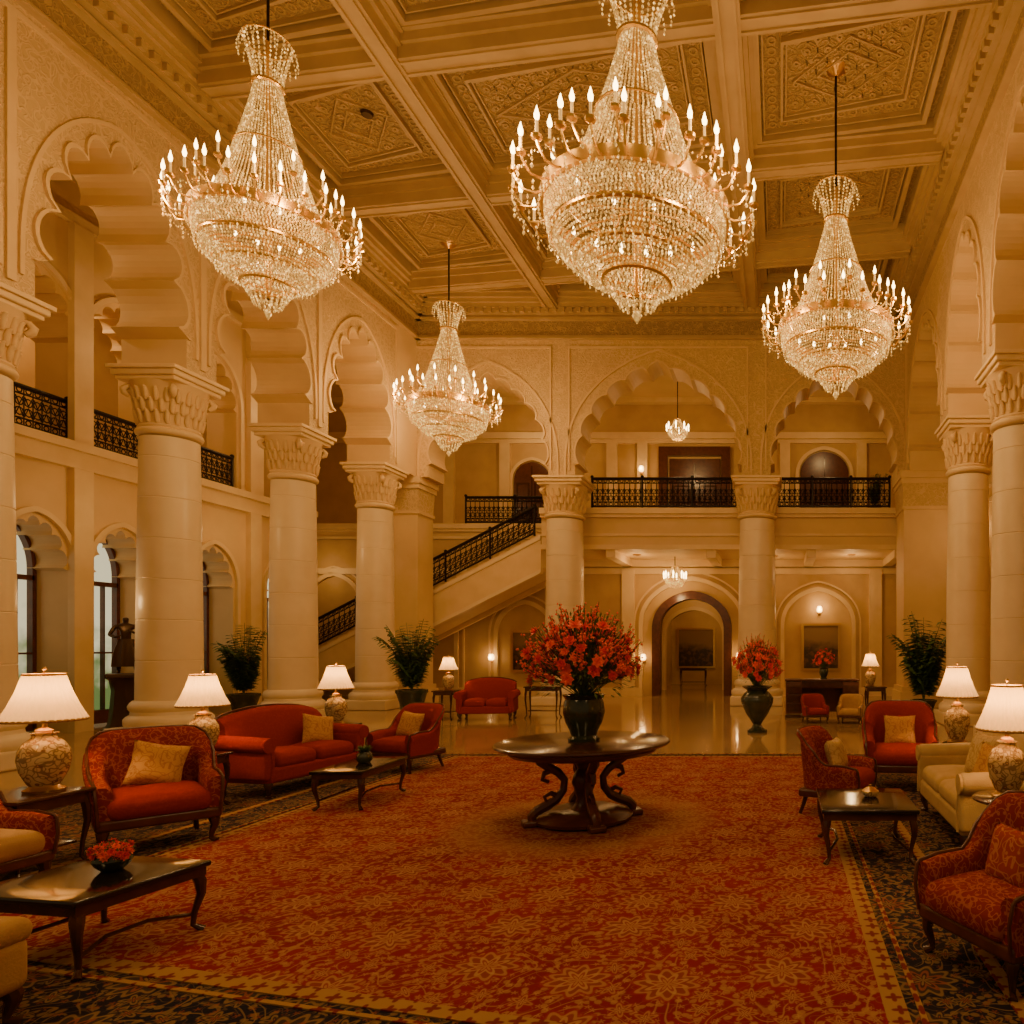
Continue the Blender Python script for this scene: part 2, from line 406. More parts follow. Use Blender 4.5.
for i in range(3):
    for j in range(len(CYS)):
        u0,u1=xs[i],xs[i+1]; v0=CYS[j]; v1=CYS[j+1] if j+1<len(CYS) else 20.5
        if v1-v0<1: continue
        for (a,b,z0) in ((.38,.48,12.20),(.52,.55,12.30),(.86,.91,12.30),(.95,.98,12.35)):
            if v1-v0<2.5 and a>.7: continue
            C1.strip(quad(u0,u1,v0,v1,b),quad(u0,u1,v0,v1,a),'xy',z0,12.41,closed=True)
        q=quad(u0,u1,v0,v1,1.08)
        mid=[((q[k][0]+q[(k+1)%4][0])/2,(q[k][1]+q[(k+1)%4][1])/2) for k in range(4)]
        cc=(sum(p[0] for p in q)/4,sum(p[1] for p in q)/4)
        if v1-v0>2.5:
            nx=int((u1-u0-2.3)/.36); ny=int((v1-v0-2.2)/.36)
            for a in range(-nx,nx+1):
                for b in range(-ny,ny+1):
                    if (a+b)%2: continue
                    x=cc[0]+a*.18*(u1-u0-2.3)/(.36*max(nx,1)); y=cc[1]+b*.18*(v1-v0-2.2)/(.36*max(ny,1))+KS*(x-cc[0])
                    ring2(C2,x,y,.20,.022,12.385,12.41,14)
                    ring2(C2,x,y,.07,.045,12.375,12.41,8)
            for k in range(4):
                p,q2=quad(u0,u1,v0,v1,.70)[k],quad(u0,u1,v0,v1,.70)[(k+1)%4]
                L=math.hypot(q2[0]-p[0],q2[1]-p[1]); m=int(L/.22)
                for e in range(m): ring2(C2,p[0]+(q2[0]-p[0])*e/m,p[1]+(q2[1]-p[1])*e/m,.09,.035,12.38,12.41,8)
            for sc in (1.0,.55):
                o=[(cc[0]+(p[0]-cc[0])*sc,cc[1]+(p[1]-cc[1])*sc) for p in mid]; inn=[(cc[0]+(p[0]-cc[0])*(sc-.06),cc[1]+(p[1]-cc[1])*(sc-.06)) for p in mid]
                C2.strip(inn,o,'xy',12.355,12.41,closed=True)
trim(C1,'beam'); trim(C2,'relief')
A=bm()
for y in LY: A.bx(-14.5,-12.1,y-.25,y+.25,11.6,12.4)
A.bx(-14.5,-14.1,3,21.5,11.3,12.39); A.bx(-12.4,-12.1,3,21.5,11.5,12.39); A.bx(-13.4,-13.2,3,21.5,12.1,12.38)
for y in RY: A.bx(4.85,5.6,y-.25,y+.25,11.4,12.4)
trim(A,'beam')
# ---- left outer wall
W=bm(); T=bm()
WY=[(9.6,10.8,8.9),(10.8,12.55,11.7),(12.55,14.45,13.6),(14.45,16.55,15.4),(16.55,19.2,17.9),(19.2,21.6,20.4)]
for (y0,y1,c) in WY[1:]:
    bay(W,'yz',-15.3,-14.5,y0,y1,0,5.5,c,.66,3.3,.95,7,.12,.06)
    band(T,'yz',-14.5,-14.42,c,.72,3.3,1.02,.10,.06,legs=3.3)
    bay(W,'yz',-15.3,-14.5,y0,y1,5.9,TOP,c,.78,8.0,1.15,7,.13,.06)
    band(T,'yz',-14.5,-14.42,c,.84,8.0,1.22,.10,.06,legs=2.1)
W.bx(-15.3,-14.5,3,10.8,0,TOP)
W.bx(-15.3,-14.5,10.8,21.6,5.5,5.9)
struct(W.build('wall_left_outer',S['plaster'],smooth=False))
T.bx(-14.5,-14.25,3,21.6,5.75,5.92); T.bx(-14.5,-14.35,3,21.6,5.4,5.75); T.bx(-14.5,-14.38,3,21.6,10.4,10.6)
for y in (12.55,14.45,16.55,19.2): T.bx(-14.5,-14.36,y-.2,y+.2,0,5.4); T.bx(-14.5,-14.36,y-.2,y+.2,5.92,10.4)
trim(T)
struct(bm().bx(-17.3,-17.1,9,21.6,5.9,TOP).build('wall_left_gallery',S['plaster2'],smooth=False))
struct(bm().bx(-17.1,-15.3,9,21.6,5.5,5.88).build('floor_left_gallery',S['plaster2'],smooth=False))
wn=0
for (y0,y1,c) in WY[1:]:
    wn+=1
    w=bm(); A_=arch(c,.66,3.3,1.05,1,0)
    w.prism([(c-.66,0.05)]+A_+[(c+.66,.05)],'yz',-15.26,-15.24)
    w=struct(w.build('window_%d'%wn,S['pane'],smooth=False))
    f=bm(); band(f,'yz',-15.24,-15.12,c,.56,3.3,.92,.08,legs=3.2)
    f.bx(-15.24,-15.12,c-.03,c+.03,.05,4.2); f.bx(-15.24,-15.12,c-.6,c+.6,3.1,3.2); f.bx(-15.24,-15.12,c-.6,c+.6,.05,.35); f.bx(-15.24,-15.14,c-.6,c+.6,1.6,1.64)
    for k in (-.3,.3): f.bx(-15.24,-15.15,c+k-.015,c+k+.015,.3,3.1)
    f.build('window_frame',S['woodred'],w,smooth=False)
# ---- back hall
W=bm(); T=bm()
bay(W,'xz',25.0,25.35,-5.3,-1.0,0,5.6,-3.14,1.42,2.35,1.35,1,0,.04)
W.bx(-19,-5.3,25.0,25.35,0,5.6); W.bx(-1.0,5.6,25.0,25.35,0,5.6)
struct(W.build('wall_back_lower',S['plaster2'],smooth=False))
struct(bm().bx(-19.2,-19,21.5,28,0,TOP).build('wall_left_far',S['plaster'],smooth=False))
struct(bm().bx(-19,-15.3,21.3,21.6,0,TOP).build('wall_left_hall',S['plaster'],smooth=False))
for (cx,hf,zs,h,lg) in ((1.36,1.2,2.5,1.15,2.5),(-9.1,.95,2.2,1.0,2.2),(-15.9,.9,3.2,1.0,3.2),(-3.14,1.75,2.5,1.5,2.5),(-12.4,.8,2.2,.9,2.2)):
    band(T,'xz',24.9,25.0,cx,hf,zs,h,.14,.08,legs=lg); band(T,'xz',24.94,25.0,cx,hf+.28,zs,h+.28,.06,.08,legs=lg)
T.bx(-19,-4.9,24.86,25,0,.3); T.bx(-1.4,5.6,24.86,25,0,.3); T.bx(-19,5.6,24.9,25,4.35,4.55)
for x in (-7.6,-5.4,-.75,3.4): T.bx(x-.22,x+.22,24.84,25,0,4.5)
trim(T)
W=bm(); W.bx(-5.3,-5.1,25.35,33,0,4.4); W.bx(-1.2,-1.0,25.35,33,0,4.4); W.bx(-5.3,-1,33,33.2,0,4.4)
struct(W.build('wall_corridor',S['plaster2'],smooth=False))
struct(bm().bx(-5.3,-1,25.35,33.2,4.2,4.4).build('ceiling_corridor',S['plaster'],smooth=False))
T=bm(); bay(T,'xz',28.5,28.8,-5.1,-1.2,0,4.2,-3.5,1.15,2.2,1.0,1,0,.05); trim(T,'plaster')
T=bm(); band(T,'xz',28.42,28.5,-3.5,1.15,2.2,1.0,.14,.05,legs=2.2); trim(T)
# mezzanine
W=bm(); W.bx(-7.6,5.6,22.3,25.0,4.85,6.1); W.bx(-19,5.6,25.0,27.6,5.6,6.1)
struct(W.build('floor_mezzanine',S['plaster'],smooth=False))
T=bm()
for (z0,z1,o) in ((4.85,5.0,.08),(5.28,5.36,.06),(5.86,5.96,.14),(5.96,6.14,.24)):
    T.bx(-7.6,5.6,22.3-o,22.3,z0,z1); T.bx(-19,-7.6,25.0-o*.6,25.0,max(z0,5.6),max(z1,5.7))
for x in (-5.4,-2.2,1.0,3.8): T.bx(x-.15,x+.15,22.32,24.99,4.6,4.86)
T.bx(-7.6,5.6,24.8,24.98,4.6,4.85)
trim(T)
W=bm(); W.bx(-19,5.6,27.6,27.9,6.1,TOP); struct(W.build('wall_back_upper',S['plaster2'],smooth=False))
T=bm()
for (z0,z1,o) in ((9.75,9.9,.12),(9.9,10.15,.25),(11.3,11.6,.3)): T.bx(-19,5.6,27.6-o,27.6,z0,z1)
for x in (-13,-10.8,-8.6,-6.6,-5.4,-1.2,.2,3.2,5.0): T.bx(x-.2,x+.2,27.42,27.6,6.1,9.75)
band(T,'xz',27.5,27.6,1.75,1.0,8.5,.95,.14,.05,legs=2.4)
band(T,'xz',27.5,27.6,-9.75,.75,8.3,.75,.12,.05,legs=2.2)
trim(T)
def wood_door(n,cx,half,zs,h,y,z0,flat=False):
    d=bm()
    if flat: d.bx(cx-half,cx+half,y-.05,y,z0,zs+h)
    else: d.prism([(cx-half,z0)]+arch(cx,half,zs,h,1,0,pt=.03)+[(cx+half,z0)],'xz',y-.05,y)
    d=struct(d.build('door_%d'%n,S['woodred'],smooth=False))
    f=bm()
    for sx in (-1,1):
        x=cx+sx*half*.5
        for (a,b) in ((z0+.25,z0+1.1),(z0+1.3,zs-.1)):
            f.strip([(x-half*.28,a+.06),(x-half*.28,b-.06),(x+half*.28,b-.06),(x+half*.28,a+.06)],[(x-half*.36,a),(x-half*.36,b),(x+half*.36,b),(x+half*.36,a)],'xz',y-.09,y-.05,closed=True)
    f.bx(cx-.02,cx+.02,y-.08,y-.05,z0,zs+h*.8); f.build('door_panel',S['wood'],d,smooth=False)
    h_=bm(); h_.ball((cx+.1,y-.13,z0+1.05),.05); h_.tube([(cx+.1,y-.05,z0+1.05),(cx+.1,y-.12,z0+1.05)],.015); h_.build('door_handle',S['brass'],d)
wood_door(1,1.75,.95,8.5,.9,27.56,6.1); wood_door(2,-9.75,.7,8.3,.7,27.56,6.1)
P=bm(); P.strip([(-4.4,6.1),(-4.4,9.25),(-2.3,9.25),(-2.3,6.1)],[(-4.75,6.1),(-4.75,9.6),(-1.95,9.6),(-1.95,6.1)],'xz',27.4,27.6); trim(P,'woodred')
wood_door(3,-3.35,1.0,8.2,.95,27.58,6.1,True)
P=bm(); band(P,'xz',24.85,25.3,-3.14,1.14,2.35,1.07,.27,.04,legs=2.35); trim(P,'woodred')
W=bm()
PIERS=((-11.32,21.45,.92),(4.25,21.0,1.3))
for (x,y,w) in PIERS:
    W.bx(x-w/2,x+w/2,y-w/2,y+w/2,0,CZ)
    for (z0,z1,o) in ((0,.45,.12),(.45,.6,.07),(5.75,5.85,.04),(6.5,6.65,.08),(6.65,CZ,.12)): W.bx(x-w/2-o,x+w/2+o,y-w/2-o,y+w/2+o,z0,z1)
struct(W.build('wall_pier',S['plaster'],smooth=False))
W=bm()
for (x,y,w) in PIERS: W.lathe([(w*.72,5.85),(w*.73,6.1),(w*.77,6.5)],4,(x,y,0),Matrix.Translation((x,y,0))@Matrix.Rotation(pi/4,4,'Z')@Matrix.Translation((-x,-y,0)))
trim(W,'carve_fine')
# ------------------------------------------------------------ columns
def make_column(label,loc):
    t=thing('column',label,'column',loc,0,'marble columns of the hall')
    b=bm(); b.rbox((0,0,.14),(1.30,1.30,.28),.03)
    b.lathe([(.64,.28),(.66,.33),(.66,.42),(.62,.47),(.57,.50),(.56,.56),(.59,.60),(.60,.66),(.57,.72),(.53,.76)],48); b.build('base',S['marble'],t)
    s_=bm(); R=lambda z:.505-.06*(z/5.6)**1.3
    pr=[(R(.75),.75)]
    for k in range(1,7):
        z=.75+k*.75
        if z<5.6: pr+=[(R(z-.35),z-.35),(R(z),z-.03),(R(z),z-.012),(R(z)-.009,z),(R(z),z+.012),(R(z),z+.03)]
    pr+=[(R(5.62),5.62)]
    s_.lathe(pr,56); s_.build('shaft',S['marble'],t,ang=.5)
    n=bm(); n.lathe([(.45,5.65),(.49,5.68),(.505,5.72),(.49,5.76),(.45,5.78),(.47,5.81),(.455,5.84)],48); n.build('neck_ring',S['trim'],t)
    c=bm(); c.lathe([(.45,5.83),(.455,6.0),(.475,6.2),(.52,6.45),(.58,6.60)],48)
    for ring,(z0,hh,r0,nn) in enumerate(((5.85,.26,.44,20),(6.04,.28,.455,20),(6.24,.28,.48,20))):
        for k in range(nn):
            a=2*pi*(k+.5*ring)/nn
            L=[]
            for q in range(5):
                tt=q/4; rr=r0+.015+.08*tt**2.2; L.append((rr*cos(a),rr*sin(a),z0+hh*min(1,tt*1.1)-(.04 if q==4 else 0)))
            c.tube(L,[.03,.047,.045,.032,.014],6)
    for k in range(4):
        a=pi/4+k*pi/2
        c.tube([((.56+.09*sin(e*.9))*cos(a),(.56+.09*sin(e*.9))*sin(a),6.34+.055*e) for e in range(5)],[.04,.06,.06,.05,.03],6)
    c.build('capital',S['plaster'],t,ang=1.2)
    a=bm(); a.rbox((0,0,6.64),(1.08,1.08,.08),.02); a.rbox((0,0,6.73),(1.18,1.18,.11),.03); a.rbox((0,0,6.815),(1.26,1.26,.07),.01); a.build('abacus',S['trim'],t)
    return t
c0=make_column('tall marble column cut off by the left edge of the photo',(-11.5,9.9,0))
for loc,l in (((-11.5,13.2,0),'thickest marble column, beside the dark bronze statue on the left'),
    ((-11.5,16.55,0),'middle left marble column between two pots, directly behind the red sofa'),
    ((-11.5,19.9,0),'left marble column next to the foot of the staircase railing'),
    ((-6.6,21.5,0),'marble column rising behind the big red bouquet'),
    ((-0.7,21.5,0),'marble column behind the red flower urn, right of the arched doorway'),
    ((4.3,16.0,0),'marble column above the small lamp, right of the potted palm on the right'),
    ((4.3,12.6,0),'marble column cut by the right edge of the photo')):
    dup(c0,loc,0,l)
for o in bpy.data.objects:
    if o.get('category')=='column' and o.location.y>21: o.scale=(1.2,1.2,1)
# ------------------------------------------------------------ railings
def railing(name,label,A,Bp,h,cat='railing',group=None):
    A=Vector(A);Bp=Vector(Bp); D=Bp-A; L=math.hypot(D.x,D.y)
    t=thing(name,label,cat,A,0,group)
    up=Vector((0,0,1))
    P=lambda u,z: D*(u/L)+up*z
    bm().tube([P(0,h),P(L,h)],.05,8).build('top_rail',S['iron'],t)
    bm().tube([P(0,.1),P(L,.1)],.03,6).build('bottom_rail',S['iron'],t)
    n=max(1,round(L/1.4))
    for i in range(n+1):
        p=P(L*i/n,0); q=bm().tube([p,p+up*(h+.02)],.035,6); q.ball(tuple(p+up*(h+.06)),.055,n=8); q.build('post',S['iron'],t)
    w=bm(); w.tube([P(0,h-.14),P(L,h-.14)],.018,4); w.tube([P(0,.24),P(L,.24)],.018,4)
    m=max(2,round(L/.17)); dd=D/L
    for i in range(m):
        u=L*(i+.5)/m; w.tube([P(L*i/m,.1),P(L*i/m,h)],.014,4)
        for (z,r) in ((.37,.075),(.56,.075),(h-.07,.05),(.17,.05)):
            w.tube([P(u+r*cos(k*pi/4),z+r*sin(k*pi/4)) for k in range(8)],.014,4,closed=True)
        w.tube([P(u-.07,.28),P(u,.46),P(u+.07,.28)],.013,4); w.tube([P(u-.07,.66),P(u,.5),P(u+.07,.66)],.013,4)
    w.build('ironwork',S['iron'],t)
    return t
railing('balcony_railing','long black iron railing across the mezzanine in the middle arch',(-6.0,22.35,6.14),(-1.2,22.35,6.14),.98)
railing('balcony_railing','black iron railing of the mezzanine in the right hand arch',(-.2,22.35,6.14),(3.5,22.35,6.14),.98)
railing('balcony_railing','black iron railing on the gallery above the staircase',(-11.2,24.95,6.1),(-7.7,24.95,6.1),.98)
railing('gallery_railing','short black iron railing high on the left wall, nearest the left edge',(-14.6,12.85,5.92),(-14.6,14.35,5.92),.85)
railing('gallery_railing','short black iron railing high on the left wall, just left of the thickest column',(-14.6,14.65,5.92),(-14.6,16.15,5.92),.85)
railing('gallery_railing','short black iron railing high on the left wall, between the first two full columns',(-14.6,17.15,5.92),(-14.6,18.65,5.92),.85)
st=thing('staircase','cream stone staircase climbing to the right up to the mezzanine','staircase',(-18.0,22.3,0))
x1=10.38
g=bm(); g.prism([(0,0),(x1,5.35),(x1,4.1),(2.2,0)],'xz',0,.16); g.build('stringer',S['trim'],st,smooth=False)
g=bm(); g.prism([(0,0),(x1,5.35),(x1,4.1),(2.2,0)],'xz',1.95,2.1); g.build('stringer',S['trim'],st,smooth=False)
g=bm(); g.prism([(.1,0),(x1-.01,5.25),(x1-.01,4.3),(2.0,0)],'xz',.16,1.95)
N=30
for i in range(N): g.bx(x1*i/N,x1*(i+1)/N-.01,.16,1.95,5.35*i/N-.1,5.35*(i+1)/N+.02)
g.build('steps',S['plaster'],st,smooth=False)
g=bm(); g.prism([(.3,.10),(x1,5.30),(x1,5.18),(.5,.10)],'xz',-.04,-.001); g.build('moulding',S['marble'],st,smooth=False)
g=bm(); g.prism([(2.0,.0),(x1,4.22),(x1,4.1),(2.2,0)],'xz',-.04,-.001); g.build('moulding',S['marble'],st,smooth=False)
railing('stair_railing','slanting black iron railing along the staircase',(-17.8,22.38,.16),(-7.85,22.38,5.30),.92)
# ------------------------------------------------------------ chandeliers
def prof(pts,z):
    for (z0,r0),(z1,r1) in zip(pts,pts[1:]):
        if z0<=z<=z1: return r0+(r1-r0)*(z-z0)/(z1-z0)
    return pts[-1][1]
def chandelier(label,x,y,zb,sc):
    t=thing('chandelier',label,'chandelier',(x,y,zb),RN.random(),'large crystal chandeliers',sc)
    rodtop=(12.4-zb)/sc[2]
    r=bm(); r.tube([(0,0,.3),(0,0,rodtop)],.022,8); r.build('rod',S['iron'],t)
    r=bm(); r.lathe([(.02,rodtop-.14),(.05,rodtop-.12),(.14,rodtop-.04),(.2,rodtop)],20); r.build('ceiling_rose',S['brass'],t)
    return t
RZc=1.30
def chand_body(t):
    for (R,z,w) in ((.90,.93,.032),(.66,.68,.028),(.36,.50,.032),(.20,3.36,.03),(.34,3.98,.014),(.80,1.46,.03),(.46,2.4,.014)):
        b=bm(); b.tube([(R*cos(k*pi/24),R*sin(k*pi/24),z) for k in range(48)],w,6,closed=True); b.build('ring',S['gold'],t)
    b=bm(); b.strip([(.985*cos(k*pi/24),.985*sin(k*pi/24)) for k in range(48)],[(1.03*cos(k*pi/24),1.03*sin(k*pi/24)) for k in range(48)],'xy',RZc-.07,RZc+.07,closed=True)
    b.build('gilt_band',S['gold'],t)
    for k in range(10):
        a=k*pi/5; bm().tube([(0,0,RZc+.05),(cos(a),sin(a),RZc)],.012,5).build('spoke',S['gold'],t)
    bm().lathe([(.001,.3),(.06,.32),(.05,1.0),(.08,1.3),(.05,1.5),(.04,2.6),(.06,3.3),(.03,4.0)],12).build('stem',S['gold'],t)
    c=bm()
    bk=[(.52,.38),(.56,.50),(.64,.64),(.68,.66),(.70,.72),(.82,.85),(.92,.90),(.95,.94),(1.1,.97),(1.28,.99)]
    z=.52
    while z<1.22:
        R=prof(bk,z); n=int(2*pi*R/.044); o=.5*(int(z*100)%2)
        for k in range(n):
            a=2*pi*(k+o)/n; c.octa((R*cos(a),R*sin(a),z),.0165,.024)
        z+=.034
    for R in [.36+.045*i for i in range(7)]:
        n=int(2*pi*R/.05); z=.49+.18*((R-.34)/.36)**1.3
        for k in range(n): a=2*pi*k/n; c.octa((R*cos(a),R*sin(a),z-.01),.016,.022)
    tt=[(1.46,.80),(1.7,.69),(2.0,.57),(2.4,.44),(2.8,.32),(3.1,.24),(3.36,.18)]
    z=1.5
    while z<3.36:
        R=prof(tt,z); n=76 if z<2.2 else 56 if z<2.8 else 40
        for k in range(n):
            a=2*pi*k/n; c.octa((R*cos(a),R*sin(a),z),.013,.022)
        z+=.036
    cr=[(3.38,.2),(3.55,.22),(3.75,.27),(3.98,.34)]
    z=3.4
    while z<4.0:
        R=prof(cr,z); n=22
        for k in range(n):
            a=2*pi*k/n; c.octa((R*cos(a),R*sin(a),z),.018,.028)
        z+=.055
    for k in range(18):
        a=2*pi*k/18
        for q in range(5):
            R=.36+.05*sin(q*.5); c.octa((R*cos(a),R*sin(a),3.95-.055*q),.015,.024)
    for (R,z0,n,m) in ((.34,.46,26,4),(.25,.34,18,4),(.13,.22,11,2)):
        for k in range(n):
            a=2*pi*k/n
            for q in range(m): c.octa((R*cos(a)*(1-.07*q),R*sin(a)*(1-.07*q),z0-.042*q),.017,.027)
    c.octa((0,0,.10),.06,.10)
    for (R,z0,n) in ((1.04,RZc-.10,76),(.93,.90,60),(.68,.65,46)):
        for k in range(n):
            a=2*pi*k/n
            for q in range(2): c.octa((R*cos(a),R*sin(a),z0-.042*q),.014,.025)
    for k in range(26):
        a=2*pi*k/26; a2=2*pi*(k+1)/26
        for q in range(3): c.octa((1.30*cos(a),1.30*sin(a),RZc-.02-.07*q),.015+.003*q,.032)
        for q in range(2): c.octa((1.15*cos(a),1.15*sin(a),RZc-.10-.07*q),.016,.030)
        for q in range(1,6):
            u=q/6; b=a+(a2-a)*u; c.octa((1.30*cos(b),1.30*sin(b),RZc+.02-.10*sin(pi*u)),.011,.016)
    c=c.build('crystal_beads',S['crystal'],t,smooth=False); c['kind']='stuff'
    am=bm(); am.tube([(.0,0,-.04),(.10,0,-.10),(.22,0,-.10),(.30,0,0),(.32,0,.06)],.015,5); am.lathe([(.012,.04),(.05,.06),(.055,.09),(.02,.10)],10,(.32,0,0))
    cd=bm().lathe([(.016,.09),(.016,.24)],8,(.32,0,0)); fl=bm().lathe([(.004,.24),(.023,.27),(.027,.305),(.015,.35),(.002,.40)],8,(.32,0,0))
    first=None
    for (n,R,z) in ((26,.98,RZc+.02),(12,.62,RZc+.42)):
        for k in range(n):
            a=2*pi*(k+.25)/n
            if first is None:
                p=am.build('candle_arm',S['gold'],t); c1=cd.build('candle',S['candle'],p); f1=fl.build('bulb',S['flame'],p); first=(p,c1,f1)
            else:
                p=first[0].copy(); COL.objects.link(p); p.parent=t
                for g in first[1:]:
                    q=g.copy(); COL.objects.link(q); q.parent=p
            p.location=(R*cos(a),R*sin(a),z); p.rotation_euler=(0,0,a)
def body_copy(src,dst):
    for ch in list(src.children):
        if ch.name.split('.')[0] in ('rod','ceiling_rose'): continue
        c=ch.copy(); COL.objects.link(c); c.parent=dst
        for g in list(ch.children):
            d=g.copy(); COL.objects.link(d); d.parent=c
def lamp_light(name,loc,power,rad=.12,colr=(1,.61,.235)):
    L=bpy.data.lights.new(name,'POINT'); L.energy=power; L.color=colr; L.shadow_soft_size=rad
    o=bpy.data.objects.new(name,L); COL.objects.link(o); o.location=loc; return o
CH=[('big crystal chandelier on the upper left, its top cut by the frame',-7.35,10.05,6.44,(.88,.88,1.0)),
    ('biggest and nearest crystal chandelier, top centre of the photo',-1.64,8.03,5.45,(1.03,1.03,.97)),
    ('smallest large crystal chandelier, hanging lowest in the photo left of centre',-8.75,18.5,6.77,(.98,.98,1.0)),
    ('crystal chandelier on the right hanging from a long dark rod',1.03,12.9,6.30,(1.03,1.03,.98))]
CP=300
first=None
for (l,x,y,z,sc) in CH:
    t=chandelier(l,x,y,z,sc)
    if first is None: chand_body(t); first=t
    else: body_copy(first,t)
    for k in range(4):
        a=pi/4+k*pi/2
        lamp_light('chandelier_glow',(x+1.5*sc[0]*cos(a),y+1.5*sc[0]*sin(a),z+1.35*sc[2]),CP/4,.15)
# ------------------------------------------------------------ small chandeliers & sconces
def small_chand(label,loc,ztop):
    t=thing('pendant_chandelier',label,'chandelier',loc)
    b=bm(); b.tube([(0,0,.3),(0,0,ztop-loc[2])],.015,6); b.build('rod',S['iron'],t)
    b=bm(); b.tube([(.32*cos(k*pi/8),.32*sin(k*pi/8),.32) for k in range(16)],.02,6,closed=True); b.build('ring',S['gold'],t)
    b=bm(); b.tube([(.1*cos(k*pi/8),.1*sin(k*pi/8),.75) for k in range(16)],.015,6,closed=True); b.build('ring',S['gold'],t)
    c=bm()
    for i in range(9):
        z=.02+i*.035; R=.32*math.sqrt(1-(1-i/9)**2)+.02
        for k in range(int(2*pi*R/.07)+3):
            a=2*pi*k/(int(2*pi*R/.07)+3); c.octa((R*cos(a),R*sin(a),z),.022,.03)
    for i in range(8):
        z=.36+i*.05; R=.24-.018*i
        for k in range(14):
            a=2*pi*k/14; c.octa((R*cos(a),R*sin(a),z),.018,.026)
    c=c.build('crystal_beads',S['crystal'],t,smooth=False); c['kind']='stuff'
    for k in range(8):
        a=2*pi*k/8; bm().lathe([(.02,0),(.02,.12),(.03,.16),(.018,.22),(.002,.26)],8,(.38*cos(a),.38*sin(a),.34)).build('bulb',S['flame'],t)
    return t
small_chand('small crystal chandelier hanging on the upper floor in the middle arch',(-3.6,24.6,9.0),11.5)
struct(bm().bx(-19,5.6,22.0,27.6,11.5,11.7).build('ceiling_mezzanine',S['plaster'],smooth=False))
small_chand('small crystal chandelier hanging in front of the arched doorway below the mezzanine',(-3.6,24.0,3.75),4.85)
def sconce(label,x,y,z):
    t=thing('wall_sconce',label,'wall lamp',(x,y,z),0,'brass wall sconces')
    b=bm(); b.rbox((0,-.02,0),(.10,.04,.24),.015); b.tube([(0,-.03,-.05),(0,-.14,-.09),(0,-.16,-.02)],.012,6); b.build('bracket',S['brass'],t)
    bm().lathe([(.05,0),(.09,.03),(.10,.10),(.07,.20),(.05,.22)],14,(0,-.16,-.02)).build('glass_shade',S['bulb'],t)
    lamp_light('sconce_glow',(0,-.30,.10),9,.08).parent=t
for l,x,y,z in (('brass wall sconce left of the dark painting under the stairs',-10.25,25,1.3),('brass wall sconce above the framed picture in the right niche',1.4,25,3.0),
    ('brass wall sconce just left of the arched doorway',-4.85,24.98,1.3),('brass wall sconce just right of the arched doorway',-1.45,24.98,1.35),
    ('brass wall sconce upstairs between the middle arch doors',-5.4,27.4,8.6)): sconce(l,x,y,z)
def painting(label,x,y,z,w,h,mt='paint'):
    t=thing('framed_painting',label,'painting',(x,y,z))
    f=bm(); f.strip([(-w/2+.09,-h/2+.09),(-w/2+.09,h/2-.09),(w/2-.09,h/2-.09),(w/2-.09,-h/2+.09)],[(-w/2,-h/2),(-w/2,h/2),(w/2,h/2),(w/2,-h/2)],'xz',-.09,-.02,closed=True); f.build('frame',S['brass'],t,smooth=False)
    c=bm(); c.bx(-w/2+.08,w/2-.08,-.04,0,-h/2+.08,h/2-.08); c.build('canvas',S[mt],t,smooth=False)
painting('gilt framed dark painting in the right wall niche',1.46,25,1.75,1.4,1.7)
painting('dark framed painting under the staircase on the left',-9.1,25,1.6,1.0,1.5)
painting('dark painting at the far end of the corridor behind the arched doorway',-3.95,33,1.7,1.8,1.9)
# ------------------------------------------------------------ rug
t=thing('area_rug','huge red and gold floral carpet with dark navy border','rug',(0,0,0))
bm().prism([(-8.6,2.2),(2.9,2.2),(2.9,11.35),(-8.6,11.35)],'xy',0.001,.012).build('navy_border',S['rugnavy'],t,smooth=False)
XL,XR=-5.05,.50
def nq(x,o=0): return 2.98-.247*(x)-o
def rq(o): return [(XL-o,nq(XL)-o),(XR+o,nq(XR)-o),(XR+o,11.05+o*.5),(XL-o,11.05+o*.5)]
bm().prism(rq(0),'xy',.012,.018).build('red_field',S['rug'],t,smooth=False)
for a,b in ((0,.11),(.16,.19),(.62,.70)): bm().strip(rq(a),rq(b),'xy',.012,.019,closed=True).build('gold_stripe',S['ruggold'],t,smooth=False)
RZ=.0195
